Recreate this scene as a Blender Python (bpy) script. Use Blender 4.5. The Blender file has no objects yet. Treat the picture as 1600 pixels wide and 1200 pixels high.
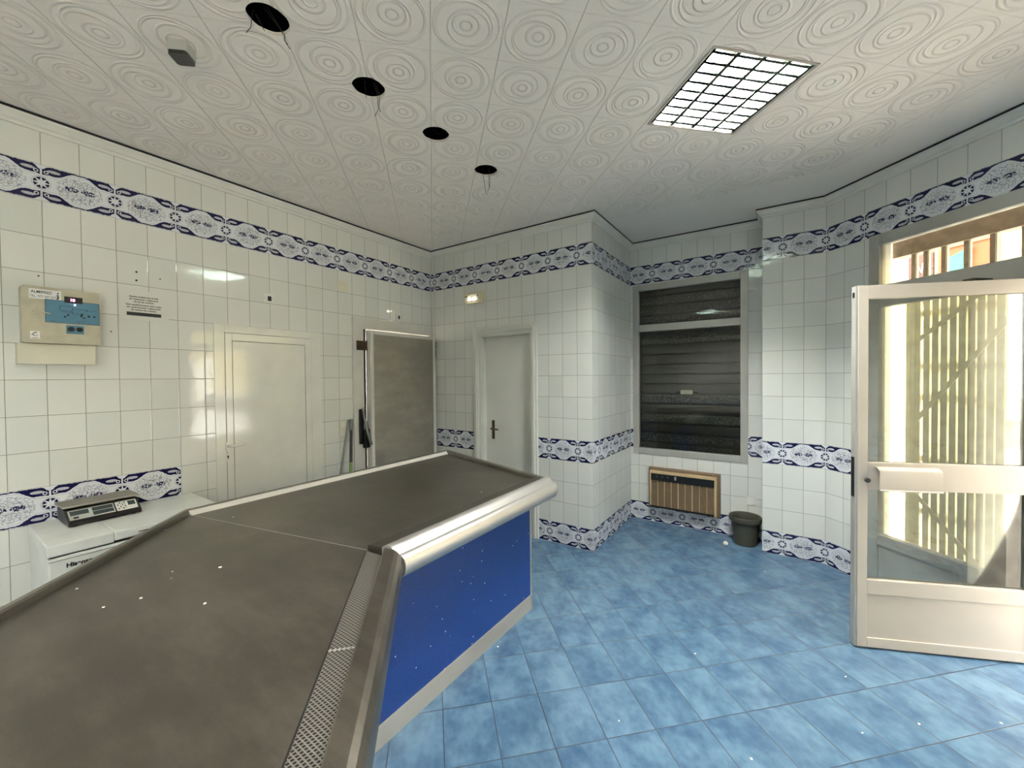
import bpy, bmesh, math, random
from mathutils import Vector, Matrix
from mathutils.geometry import tessellate_polygon
random.seed(7)
S = bpy.context.scene
COL = S.collection
PI = math.pi

# ------------------------------------------------------------------ camera
yaw, pitch, roll = -0.5932, -0.017, -0.0092
fw = Vector((math.sin(yaw)*math.cos(pitch), math.cos(yaw)*math.cos(pitch), math.sin(pitch)))
r0 = Vector((math.cos(yaw), -math.sin(yaw), 0)); u0 = r0.cross(fw)
rt = r0*math.cos(roll)+u0*math.sin(roll); up = -r0*math.sin(roll)+u0*math.cos(roll)
cd = bpy.data.cameras.new('camera'); cam = bpy.data.objects.new('camera', cd); COL.objects.link(cam)
cam.matrix_world = Matrix(((rt.x, up.x, -fw.x, 3.4421), (rt.y, up.y, -fw.y, -3.426), (rt.z, up.z, -fw.z, 1.5911), (0, 0, 0, 1)))
cd.sensor_fit = 'HORIZONTAL'; cd.sensor_width = 36; cd.lens = 36*632.4676/1600; cd.clip_start = 0.02; cd.clip_end = 200
S.camera = cam

# ------------------------------------------------------------------ view, world, sun
S.view_settings.view_transform = 'Standard'; S.view_settings.look = 'None'
S.view_settings.gamma = 1; S.view_settings.use_curve_mapping = False
S.view_settings.exposure = 3.0
W = bpy.data.worlds.new('sky'); S.world = W; W.use_nodes = True
bg = W.node_tree.nodes['Background']; bg.inputs[0].default_value = (1.0, 0.97, 0.92, 1); bg.inputs[1].default_value = 2.1
sd = bpy.data.lights.new('sun', 'SUN'); sun = bpy.data.objects.new('sun', sd); COL.objects.link(sun)
sd.energy = 5.0; sd.angle = 0.01; sd.color = (1, 0.95, 0.86)
sun.rotation_euler = Vector((-0.42, 0.60, -0.70)).to_track_quat('-Z', 'Y').to_euler()
S.cycles.max_bounces = 10; S.cycles.diffuse_bounces = 6; S.cycles.glossy_bounces = 5; S.cycles.transparent_max_bounces = 12
S.cycles.sample_clamp_indirect = 6.0
S.cycles.use_denoising = True

# ------------------------------------------------------------------ node helpers
def lin(c):
    c = [x/255 for x in c]
    return tuple((x/12.92 if x <= .04045 else ((x+.055)/1.055)**2.4) for x in c)+(1,)
class NT:
    def __init__(s, name):
        s.m = bpy.data.materials.new(name); s.m.use_nodes = True
        s.t = s.m.node_tree; s.b = s.t.nodes['Principled BSDF']
    def n(s, typ, **kw):
        x = s.t.nodes.new(typ)
        for k, v in kw.items(): setattr(x, k, v)
        return x
    def link(s, a, b): s.t.links.new(a.s if isinstance(a, E) else a, b)
class E:                                         # scalar expression made of Math nodes
    def __init__(s, nt, sock): s.nt = nt; s.s = sock
    def op(s, o, *a, clamp=False):
        x = s.nt.t.nodes.new('ShaderNodeMath'); x.operation = o; x.use_clamp = clamp
        for i, v in enumerate((s,)+a):
            if isinstance(v, E): s.nt.t.links.new(v.s, x.inputs[i])
            else: x.inputs[i].default_value = v
        return E(s.nt, x.outputs[0])
    def __add__(s, o): return s.op('ADD', o)
    __radd__ = __add__
    def __sub__(s, o): return s.op('SUBTRACT', o)
    def __rsub__(s, o): return (s*-1)+o
    def __mul__(s, o): return s.op('MULTIPLY', o)
    __rmul__ = __mul__
    def __truediv__(s, o): return s.op('DIVIDE', o)
    def abs(s): return s.op('ABSOLUTE')
    def fr(s): return s-s.op('FLOOR')
    def fl(s): return s.op('FLOOR')
    def mx(s, o): return s.op('MAXIMUM', o)
    def mn(s, o): return s.op('MINIMUM', o)
    def gt(s, o): return s.op('GREATER_THAN', o)
    def lt(s, o): return s.op('LESS_THAN', o)
    def cos(s): return s.op('COSINE')
    def sin(s): return s.op('SINE')
    def sq(s): return s.op('SQRT')
    def inv(s): return 1-s
    def ss(s, a, b):                             # smooth step from a to b
        x = s.nt.t.nodes.new('ShaderNodeMapRange'); x.interpolation_type = 'SMOOTHSTEP'
        s.nt.t.links.new(s.s, x.inputs[0]); x.inputs[1].default_value = a; x.inputs[2].default_value = b
        return E(s.nt, x.outputs[0])
def ln(a, b): return (a*a+b*b).sq()
def xyz(nt, kind='Object'):
    if kind == 'UV': c = nt.n('ShaderNodeUVMap').outputs[0]
    elif kind == 'World': c = nt.n('ShaderNodeNewGeometry').outputs['Position']
    else: c = nt.n('ShaderNodeTexCoord').outputs[kind]
    s = nt.n('ShaderNodeSeparateXYZ'); nt.t.links.new(c, s.inputs[0])
    return c, E(nt, s.outputs[0]), E(nt, s.outputs[1]), E(nt, s.outputs[2])
def vec(nt, x, y, z=0.):
    c = nt.n('ShaderNodeCombineXYZ')
    for i, v in enumerate((x, y, z)):
        if isinstance(v, E): nt.t.links.new(v.s, c.inputs[i])
        else: c.inputs[i].default_value = v
    return c.outputs[0]
def noise(nt, co, scale, detail=3, rough=.5):
    x = nt.n('ShaderNodeTexNoise'); x.inputs['Scale'].default_value = scale; x.inputs['Detail'].default_value = detail
    x.inputs['Roughness'].default_value = rough
    if co is not None: nt.t.links.new(co, x.inputs['Vector'])
    return E(nt, x.outputs[0])
def voro(nt, co, scale, feature='F1'):
    x = nt.n('ShaderNodeTexVoronoi'); x.inputs['Scale'].default_value = scale; x.feature = feature
    if co is not None: nt.t.links.new(co, x.inputs['Vector'])
    return x
def mix(nt, f, a, b):
    x = nt.n('ShaderNodeMix'); x.data_type = 'RGBA'
    for v, i in ((f, 0), (a, 6), (b, 7)):
        if isinstance(v, E): nt.t.links.new(v.s, x.inputs[i])
        elif isinstance(v, bpy.types.NodeSocket): nt.t.links.new(v, x.inputs[i])
        else: x.inputs[i].default_value = v
    return x.outputs[2]
def bump(nt, h, dist=.01, strength=1.):
    b = nt.n('ShaderNodeBump'); b.inputs['Distance'].default_value = dist; b.inputs['Strength'].default_value = strength
    nt.link(h, b.inputs['Height']); nt.t.links.new(b.outputs[0], nt.b.inputs['Normal'])
def setp(nt, **kw):
    for k, v in kw.items():
        i = nt.b.inputs[k.replace('_', ' ')]
        if isinstance(v, E): nt.t.links.new(v.s, i)
        elif isinstance(v, bpy.types.NodeSocket): nt.t.links.new(v, i)
        else: i.default_value = v

def plain(name, rgb, rough=.5, metal=0., var=.06, scale=6., bmp=0., spec=.5):
    nt = NT(name); c = nt.n('ShaderNodeTexCoord').outputs['Object']
    n1 = noise(nt, c, scale, 4)
    base = lin(rgb); dark = tuple(x*(1-var*2.2) for x in base[:3])+(1,)
    setp(nt, Base_Color=mix(nt, n1.ss(.3, .7), dark, base), Roughness=rough, Metallic=metal)
    nt.b.inputs['Specular IOR Level'].default_value = spec
    if bmp: bump(nt, noise(nt, c, scale*12, 3), bmp)
    return nt.m
M = {}

def tile_material(name, border, phase, rowcut=None):
    nt = NT(name); co, u, v, _ = xyz(nt, 'UV')
    tu, tv = u/.15, v/.2
    du = ((tu+.5).fr()-.5).abs()*.15; dv = ((tv+.5).fr()-.5).abs()*.2
    d = du.mn(dv)
    row = tv.fl(); cellv = vec(nt, tu.fl(), row)
    wn = nt.n('ShaderNodeTexWhiteNoise'); wn.noise_dimensions = '2D'; nt.t.links.new(cellv, wn.inputs['Vector']); rnd = E(nt, wn.outputs[0])
    grout = d.ss(.0009, .0019).inv()
    nn = noise(nt, co, 3.0, 3)
    white = mix(nt, rnd*.5+nn*.5, lin((205, 207, 202)), lin((222, 222, 216)))
    # painted border: medallions 0.3 m apart with rosettes between
    p = ((u+phase)/.3).fr()*.3-.15; x = p.abs(); q = (tv.fr()-.5)*.2; y = q.abs()
    rj = ln(.15-x, q); ang = (.15-x).op('ARCTAN2', q)
    ros = rj.gt((ang*8.).cos()*.006+.020)*rj.lt(.031)*(ang*8.).cos().lt(.80)
    rosl = (rj-.036).abs().lt(.0012)*.5
    # corner flourishes: thick by the rosette, thin over the medallion
    th = x.ss(.02, .095)*.040+.007
    lim = .0975-th+x.ss(.118, .150)*-.004
    top = .0975-x.ss(.118, .146)*.020
    wob = noise(nt, co, 75., 2)-.5
    fl = (y+wob*.008).gt(lim)*(y+wob*.01).lt(top)*x.lt(.146)
    leaf = ln((x-.102)/.026, (y-.074)/.0085).lt(1.)
    leaf2 = leaf*((x*700.+y*900.).sin().gt(-.55))
    curl = (ln(x-.131, y-.063)-.0075).abs().lt(.0020)
    navy = fl*leaf2.inv()*curl.inv()
    navy = navy.mx(ros)
    # medallion drawing
    rm = ln(x/.105, q/.078)
    vo = voro(nt, co, 62., 'DISTANCE_TO_EDGE'); ve = E(nt, vo.outputs['Distance'])
    petals = ve.lt(.055)*rm.lt(.92)*rm.gt(.2)
    no2 = noise(nt, co, 120., 2)
    core = ln((x-.034)/.030, (q-.004)/.014).lt(1.)*no2.gt(.47)
    shade = rm.ss(.95, .35)
    ol = ((lim-.009)-y).abs().lt(.0010)*.5
    inked = petals*.62
    bcol = mix(nt, shade*.14, lin((214, 217, 222)), lin((120, 126, 150)))
    bcol = mix(nt, inked, bcol, lin((62, 64, 92)))
    bcol = mix(nt, rosl.mx(ol), bcol, lin((90, 92, 115)))
    bcol = mix(nt, core.mx(navy), bcol, lin((20, 20, 66)))
    isb = border(nt, row, u)
    colr = mix(nt, isb, white, bcol)
    colr = mix(nt, grout*(isb*-.7+1), colr, lin((118, 116, 108)))
    tilt = rnd*.10
    setp(nt, Base_Color=colr, Roughness=grout*.5+.055)
    nt.b.inputs['Specular IOR Level'].default_value = .55
    nt.b.inputs['Coat Weight'].default_value = .0
    edge = d.ss(.0, .006)
    wav = noise(nt, co, 5.5, 2)
    bump(nt, edge*.10+wav*.40, .006, .6)
    return nt.m
rows_all = lambda nt, row, u: ((row.gt(12.5))*(row.lt(13.5))).mx(row.gt(3.5)*row.lt(4.5)).mx(row.lt(.5)*row.gt(-.5))
rows_A = lambda nt, row, u: ((row.gt(12.5))*(row.lt(13.5))).mx((row.gt(3.5)*row.lt(4.5)).mx(row.lt(.5)*row.gt(-.5))*u.lt(-2.4))
M['tileA'] = tile_material('glazed tile left wall', rows_A, 0.)
M['tile'] = tile_material('glazed tile walls', rows_all, .15)

# floor
nt = NT('blue floor tile'); co, X, Y, Z = xyz(nt, 'World')
s1 = (X+Y)*.70711; s2 = (Y-X)*.70711
a = (s1-.272)/.2345; b_ = (s2+2.911)/.3045
da = ((a+.5).fr()-.5).abs()*.2345; db = ((b_+.5).fr()-.5).abs()*.3045; d = da.mn(db)
wn = nt.n('ShaderNodeTexWhiteNoise'); wn.noise_dimensions = '2D'; nt.t.links.new(vec(nt, a.fl(), b_.fl()), wn.inputs['Vector']); rnd = E(nt, wn.outputs[0])
cv = vec(nt, s1*1.0+rnd*7., s2*.75+rnd*3., 0.)
n1 = noise(nt, cv, 7., 3, .5); n2 = noise(nt, cv, 24., 4, .55)
f = (n1*.66+n2*.34+rnd*.08-.04).ss(.25, .75)
c = mix(nt, f, lin((52, 82, 114)), lin((100, 130, 153)))
gr = d.ss(.0013, .0032).inv()
c = mix(nt, gr*.92, c, lin((20, 36, 56)))
setp(nt, Base_Color=c, Roughness=gr*.3+.27)
bump(nt, d.ss(0, .004), .0012, .5)
M['floor'] = nt.m

# ceiling panels
nt = NT('relief ceiling panel'); co, X, Y, Z = xyz(nt, 'World')
s1 = (X+Y)*.70711; s2 = (Y-X)*.70711
a = (s1-.017)/.3035; b_ = (s2+2.987)/.3045
ca = (a.fr()-.5)*.3035; cb = (b_.fr()-.5)*.3045
sg = ((a.fl()*.5).fr().gt(.25))*2.-1.; sh = ((b_.fl()*.5).fr().gt(.25))*2.-1.
def ring(r, w, ox, oy):
    rr = ln(ca-sg*ox, cb-sh*oy)
    return ((rr-r).abs()/w).inv().mx(0.)
rings = ring(.137, .008, 0, 0).mx(ring(.119, .007, .012, .004)).mx(ring(.088, .008, -.010, .008)).mx(ring(.054, .007, .004, -.008)).mx(ring(.024, .006, .003, -.004))
inner = ln(ca, cb).lt(.139)
la = (((a+.5).fr()-.5).abs()*.3035).ss(.0012, .0035).inv(); lb = (((b_+.5).fr()-.5).abs()*.3045).ss(.0012, .0035).inv()
gran = noise(nt, co, 210., 2)
reg = s1.lt(2.83)*Y.lt(.27)
h = (rings*1.0+gran*.22+inner.inv()*gran*.3-la*.5-lb*.25)*reg
c = mix(nt, noise(nt, co, 1.2, 3), lin((228, 222, 214)), lin((238, 232, 224)))
c = mix(nt, (la*.30+lb*.06)*reg, c, lin((120, 116, 108)))
setp(nt, Base_Color=c, Roughness=.75)
bump(nt, h, .0048, 1.0)
M['ceil'] = nt.m

M['white_paint'] = plain('white lacquer', (222, 222, 214), .09, var=.03)
M['door_paint'] = plain('white painted wood', (214, 214, 206), .38, var=.03, scale=2.)
M['cornice'] = plain('plaster cornice', (216, 215, 208), .6, var=.03)
M['black'] = plain('black plastic', (12, 12, 14), .4, var=.1)
M['void'] = plain('dark void', (10, 10, 10), .9)
M['rubber'] = plain('black rubber', (20, 20, 20), .8)
M['cream_metal'] = plain('cream enamelled metal', (186, 180, 158), .45, var=.08, scale=14)
M['cream_metal2'] = plain('ivory plastic', (206, 201, 182), .5, var=.04)
M['ivory'] = plain('ivory switch plastic', (214, 208, 186), .4, var=.03)
M['yellowed'] = plain('yellowed plastic', (212, 203, 168), .45, var=.05)
M['white_plastic'] = plain('white plastic', (218, 218, 212), .4, var=.03)
M['freezer'] = plain('white enamel', (214, 217, 212), .32, var=.04, scale=9.)
M['alu'] = plain('anodised aluminium', (188, 184, 176), .38, .55, var=.05, scale=3.)
M['alu_frame'] = plain('aluminium window frame', (178, 176, 170), .42, .3, var=.06, scale=3.)
M['alu_white'] = plain('white lacquered aluminium', (182, 174, 163), .42, .0, var=.03, scale=3.)
M['chrome'] = plain('chrome', (225, 225, 225), .15, 1., var=.02)
M['rust'] = plain('worn bronze', (88, 76, 58), .5, .6, var=.2, scale=30.)
M['bronze'] = plain('brass handle', (96, 84, 62), .35, .9, var=.1)
M['gate'] = plain('cream painted gate steel', (236, 228, 200), .5, 0., var=.10, scale=9.)
M['gate_rust'] = plain('brown gate steel', (166, 144, 128), .6, 0., var=.15, scale=20.)
M['reveal'] = plain('white render', (226, 224, 214), .8, var=.05, scale=5., bmp=.001)
M['beige'] = plain('beige casing', (196, 170, 132), .5, var=.05)
M['brown'] = plain('brown casing', (118, 98, 76), .55, var=.08)
M['dkbrown'] = plain('dark brown louvre', (26, 20, 16), .6, var=.1)
M['pot'] = plain('olive grey plastic', (68, 68, 58), .5, var=.08)
M['panelblue'] = plain('display blue film', (82, 128, 152), .35, var=.04, scale=20.)
M['sticker'] = plain('white sticker', (222, 222, 222), .4, var=.02)
M['notice'] = plain('clear film notice', (218, 217, 210), .2, var=.02)
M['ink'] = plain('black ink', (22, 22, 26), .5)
M['lcd'] = plain('grey lcd glass', (58, 70, 72), .15, var=.1)
M['keypad'] = plain('grey keypad', (176, 178, 172), .45, var=.05)
M['cool_white'] = plain('white powder coated metal', (208, 206, 200), .35, var=.03)
M['rim_highlight'] = plain('polished rim painted highlight', (226, 223, 216), .25, .4, var=.02)  # pale colour carries the rim's highlight
M['green'] = plain('green tape', (126, 160, 84), .5, var=.1)
M['steelgrey'] = plain('grey handle tube', (120, 124, 124), .35, .7)
M['flake'] = plain('paint flake', (236, 234, 226), .7)
M['asphalt'] = plain('asphalt', (186, 180, 168), .9, var=.1, scale=4.)
M['facade'] = plain('cream street facade', (190, 174, 126), .9, var=.04, scale=1.)
M['facade_w'] = plain('white street facade', (232, 230, 222), .9, var=.04, scale=1.)
M['orange'] = plain('orange window frame', (130, 66, 30), .7, var=.05)
M['turquoise'] = plain('turquoise cloth', (44, 98, 84), .8, var=.05)
M['redbrown'] = plain('red brown shutter', (76, 50, 42), .8, var=.12, scale=8.)
M['iron'] = plain('black iron', (40, 40, 42), .6)
M['carpaint'] = plain('silver car paint', (206, 208, 210), .2, .3, var=.01)
M['carglass'] = plain('tinted car glass', (34, 40, 46), .08)
M['tyre'] = plain('tyre rubber', (26, 26, 26), .8)
M['galv'] = plain('grey plastic housing', (176, 176, 170), .5, var=.04)
M['smoke'] = plain('smoked cover', (52, 52, 50), .3, var=.05)

def steel(name, rgb, rough, smear, bmp=.0006):
    nt = NT(name); co, X, Y, Z = xyz(nt, 'Object')
    st = vec(nt, X*1.2, Y*4.5, Z*4.)
    n1 = noise(nt, co, 2.2, 5, .65); n2 = noise(nt, st, 2.6, 6, .7); n3 = noise(nt, vec(nt, X*3., Y*160., Z*3.), 3., 2)
    f = (n1*.5+n2*.5).ss(.38, .72)
    base = lin(rgb); lite = tuple(min(1, x*(1+smear)) for x in base[:3])+(1,)
    setp(nt, Base_Color=mix(nt, f, base, lite), Metallic=.85, Roughness=n2*.22+rough+n3*.05)
    bump(nt, n3*.5+n1, bmp, .5)
    return nt.m
M['steel_top'] = steel('stained stainless worktop', (93, 88, 81), .20, .80)
M['steel_dark'] = steel('dark stainless strip', (84, 80, 74), .3, .2)
M['steel_rim'] = steel('stainless rim', (128, 124, 116), .22, .2)
M['steel_nose'] = steel('satin stainless edge', (182, 180, 176), .30, .08)
M['steel_door'] = steel('brushed stainless door', (158, 154, 144), .40, .35)
M['steel_bright'] = steel('polished stainless', (205, 205, 200), .16, .05)

# blue speckled counter panel
nt = NT('speckled blue laminate'); co, X, Y, Z = xyz(nt, 'Object')
vo = voro(nt, co, 22.); dd = E(nt, vo.outputs['Distance'])
sc = nt.n('ShaderNodeSeparateColor'); nt.t.links.new(vo.outputs['Color'], sc.inputs[0]); pk = E(nt, sc.outputs[0])
sp = dd.lt(.075)*pk.gt(.45)
vo2 = voro(nt, co, 90.); sp2 = E(nt, vo2.outputs['Distance']).lt(.13)*.25
c = mix(nt, noise(nt, co, 60., 3), lin((12, 44, 106)), lin((24, 64, 142)))
c = mix(nt, sp2, c, lin((110, 150, 205))); c = mix(nt, sp, c, lin((235, 240, 245)))
setp(nt, Base_Color=c, Roughness=.35)
M['blue'] = nt.m

# expanded metal drain grille
nt = NT('expanded metal grille'); co, u, v, _ = xyz(nt, 'UV')
gu = u/.012; gv = v/.0064
row = gv.fl(); off = (row*.5).fr()
hx = ((gu+off).fr()-.5).abs(); hy = (gv.fr()-.5).abs()
hole = (hx*1.6+hy*1.0).lt(.60)
setp(nt, Base_Color=mix(nt, hole, lin((150, 146, 138)), lin((12, 12, 11))), Metallic=hole.inv()*.7, Roughness=.4)
bump(nt, hole.inv(), .002, 1.)
M['grille'] = nt.m

def glass(name, tint, gl=1., dirt=0.):
    m = bpy.data.materials.new(name); m.use_nodes = True; t = m.node_tree; t.nodes.clear()
    o = t.nodes.new('ShaderNodeOutputMaterial'); tr = t.nodes.new('ShaderNodeBsdfTransparent'); g = t.nodes.new('ShaderNodeBsdfGlossy')
    tr.inputs[0].default_value = tint; g.inputs['Roughness'].default_value = .02
    fr = t.nodes.new('ShaderNodeFresnel'); fr.inputs[0].default_value = 1.5
    mu = t.nodes.new('ShaderNodeMath'); mu.operation = 'MULTIPLY'; mu.inputs[1].default_value = gl; t.links.new(fr.outputs[0], mu.inputs[0])
    mx = t.nodes.new('ShaderNodeMixShader'); t.links.new(mu.outputs[0], mx.inputs[0]); t.links.new(tr.outputs[0], mx.inputs[1]); t.links.new(g.outputs[0], mx.inputs[2])
    out = mx
    if dirt:
        df = t.nodes.new('ShaderNodeBsdfDiffuse'); df.inputs[0].default_value = lin((190, 190, 180))
        nz = t.nodes.new('ShaderNodeTexNoise'); nz.inputs['Scale'].default_value = 14; nz.inputs['Detail'].default_value = 6
        tc = t.nodes.new('ShaderNodeTexCoord'); t.links.new(tc.outputs['Object'], nz.inputs['Vector'])
        mr = t.nodes.new('ShaderNodeMapRange'); mr.inputs[1].default_value = .45; mr.inputs[2].default_value = .8; mr.inputs[3].default_value = dirt*.3; mr.inputs[4].default_value = dirt
        t.links.new(nz.outputs[0], mr.inputs[0])
        m2 = t.nodes.new('ShaderNodeMixShader'); t.links.new(mr.outputs[0], m2.inputs[0]); t.links.new(mx.outputs[0], m2.inputs[1]); t.links.new(df.outputs[0], m2.inputs[2]); out = m2
    t.links.new(out.outputs[0], o.inputs[0])
    return m
M['glass'] = glass('clear glass', (.93, .95, .93, 1), 1.)
M['dirty'] = glass('dusty glass', (.92, .94, .92, 1), 1., .10)
def emit(name, rgb, st):
    nt = NT(name); setp(nt, Base_Color=(0, 0, 0, 1), Emission_Color=rgb+(1,), Emission_Strength=st); return nt.m
M['tube'] = emit('fluorescent tube', (.98, 1., .95), 110.)
M['fill_tube'] = emit('fill light tube', (1., .96, .905), 112.)  # tubes of the two added fill lamps
M['bulb'] = emit('small warm lamp', (1., .93, .75), 5.)
M['led'] = emit('red digits', (1., .08, .2), 4.)
M['ledw'] = emit('pink pilot light', (1., .7, .9), 4.)
# parabolic louvre
M['louvre'] = plain('mirror louvre', (84, 94, 90), .12, .97, var=.02)

# roller shutter with punched bands
nt = NT('dark roller shutter'); co, X, Y, Z = xyz(nt, 'Object')
rw = (Z/.1085).fl()
pun = ((rw-3.).abs().lt(.5)).mx((rw-1.).abs().lt(.5)).mx(rw.lt(.5)).mx((rw-5.).abs().lt(.5)).mx((rw-11.).abs().lt(.5)).mx((rw-13.).abs().lt(.5)).mx((rw-15.).abs().lt(.5)).mx((rw-14.).abs().lt(.5))
nz = noise(nt, vec(nt, X*1., Y*1., Z*1.6), 75., 2); dots = nz.ss(.50, .62)*pun; zf = (Z/.1085).fr(); gap_shade = zf.lt(.13).mx(zf.gt(.95))
nz2 = 0
c = mix(nt, noise(nt, vec(nt, X*2., Y, Z*20.), 2., 3), lin((24, 26, 23)), lin((38, 40, 35)))
c = mix(nt, dots*.6, c, lin((112, 116, 108)))
c = mix(nt, gap_shade*.8, c, lin((8, 8, 8)))  # shade between the slats darkened into the colour
setp(nt, Base_Color=c, Roughness=.55, Metallic=.0)
M['shutter'] = nt.m

# ------------------------------------------------------------------ mesh helpers
class MB:
    def __init__(s): s.v = []; s.f = []; s.mi = []; s.uv = {}
    def add(s, vs, fs, mi=0):
        k = len(s.v); s.v += [tuple(v) for v in vs]; s.f += [tuple(i+k for i in f) for f in fs]; s.mi += [mi]*len(fs)
        return s
    def box(s, a, b, mi=0, m=None):
        x0, x1 = sorted((a[0], b[0])); y0, y1 = sorted((a[1], b[1])); z0, z1 = sorted((a[2], b[2]))
        vs = [(x0, y0, z0), (x1, y0, z0), (x1, y1, z0), (x0, y1, z0), (x0, y0, z1), (x1, y0, z1), (x1, y1, z1), (x0, y1, z1)]
        if m is not None: vs = [tuple(m @ Vector(v)) for v in vs]
        return s.add(vs, [(0, 3, 2, 1), (4, 5, 6, 7), (0, 1, 5, 4), (1, 2, 6, 5), (2, 3, 7, 6), (3, 0, 4, 7)], mi)
    def prism(s, poly, z0, z1, mi=0):                       # poly counter-clockwise
        n = len(poly)
        vs = [(x, y, z0) for x, y in poly]+[(x, y, z1) for x, y in poly]
        return s.add(vs, [tuple(reversed(range(n))), tuple(range(n, 2*n))]+[(i, (i+1) % n, n+(i+1) % n, n+i) for i in range(n)], mi)
    def loft(s, rings, closed=True, caps=True, mi=0):
        n = len(rings[0]); vs = [p for r in rings for p in r]; fs = []
        for i in range(len(rings)-1):
            for j in range(n if closed else n-1):
                k = (j+1) % n; fs.append((i*n+j, i*n+k, (i+1)*n+k, (i+1)*n+j))
        if caps: fs += [tuple(reversed(range(n))), tuple(range((len(rings)-1)*n, len(rings)*n))]
        return s.add(vs, fs, mi)
    def tube(s, pts, r, n=10, mi=0):
        pts = [Vector(p) for p in pts]; rings = []
        rr = r if isinstance(r, (list, tuple)) else [r]*len(pts)
        for i, p in enumerate(pts):
            t = (pts[min(i+1, len(pts)-1)]-pts[max(i-1, 0)]).normalized()
            a = t.orthogonal().normalized() if i == 0 else (pa-t*pa.dot(t)).normalized()
            pa = a; b = t.cross(a)
            rings.append([tuple(p+(a*math.cos(2*PI*k/n)+b*math.sin(2*PI*k/n))*rr[i]) for k in range(n)])
        return s.loft(rings, mi=mi)
    def lathe(s, prof, c=(0, 0, 0), n=32, mi=0, m=None):
        rings = []
        for r, z in prof:
            ring = [Vector((c[0]+r*math.cos(2*PI*k/n), c[1]+r*math.sin(2*PI*k/n), c[2]+z)) for k in range(n)]
            if m is not None: ring = [m @ p for p in ring]
            rings.append([tuple(p) for p in ring])
        return s.loft(rings, mi=mi)
    def rbox(s, x0, x1, z0, z1, y0, y1, r, n=5, mi=0):      # rounded rectangle in xz, extruded along y
        pts = []
        for cx, cz, a0 in ((x1-r, z1-r, 0), (x0+r, z1-r, 90), (x0+r, z0+r, 180), (x1-r, z0+r, 270)):
            for k in range(n+1):
                a = math.radians(a0+90*k/n); pts.append((cx+r*math.cos(a), cz+r*math.sin(a)))
        return s.loft([[(x, y0, z) for x, z in pts], [(x, y1, z) for x, z in pts]], mi=mi)
    def obj(s, name, mat, parent=None, loc=None, rotz=0, smooth=None, bevel=0, uv=None, segs=2):
        me = bpy.data.meshes.new(name); me.from_pydata(s.v, [], s.f)
        mats = mat if isinstance(mat, (list, tuple)) else [mat]
        for m in mats: me.materials.append(M[m])
        for p, i in zip(me.polygons, s.mi): p.material_index = i
        bm = bmesh.new(); bm.from_mesh(me)
        if uv is None: bmesh.ops.recalc_face_normals(bm, faces=bm.faces)
        bm.to_mesh(me); bm.free()
        if uv is not None:
            L = me.uv_layers.new(name='UVMap')
            for lp in me.loops: L.data[lp.index].uv = uv(me.vertices[lp.vertex_index].co, None)
        o = bpy.data.objects.new(name, me); COL.objects.link(o)
        if smooth is not None:
            me.polygons.foreach_set('use_smooth', [True]*len(me.polygons)); me.set_sharp_from_angle(angle=math.radians(smooth))
        if bevel:
            b = o.modifiers.new('bevel', 'BEVEL'); b.width = bevel; b.segments = segs; b.limit_method = 'ANGLE'; b.angle_limit = math.radians(40)
        if parent: o.parent = parent
        if loc is not None: o.location = loc; o.rotation_euler = (0, 0, rotz)
        return o
def tag(o, label, cat=None, group=None, kind=None):
    if label: o['label'] = label
    if cat: o['category'] = cat
    if group: o['group'] = group
    if kind: o['kind'] = kind
    return o
def thing(name, label, cat, loc, rotz=0, group=None, kind=None):
    o = bpy.data.objects.new(name, None); COL.objects.link(o); o.empty_display_size = .1
    o.location = loc; o.rotation_euler = (0, 0, rotz)
    return tag(o, label, cat, group, kind)
def copy_tree(o, parent=None):
    c = o.copy(); COL.objects.link(c)
    if parent: c.parent = parent
    for ch in [x for x in bpy.data.objects if x.parent == o]: copy_tree(ch, c)
    return c
def text(body, size, loc, parent, mat='ink', name='lettering', rot=(PI/2, 0, 0), depth=.0006, align='LEFT', sx=1., bold=0.):
    cu = bpy.data.curves.new(name, 'FONT'); cu.body = body; cu.size = size; cu.extrude = depth; cu.align_x = align; cu.space_line = .95; cu.offset = bold
    t = bpy.data.objects.new(name+'_tmp', cu); COL.objects.link(t)
    dg = bpy.context.evaluated_depsgraph_get(); me = bpy.data.meshes.new_from_object(t.evaluated_get(dg)); me.name = name
    bpy.data.objects.remove(t); me.materials.clear(); me.materials.append(M[mat])
    o = bpy.data.objects.new(name, me); COL.objects.link(o); o.parent = parent; o.location = loc; o.rotation_euler = rot; o.scale = (sx, 1, 1)
    return o
R90, RM45 = PI/2, -PI/4

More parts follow.
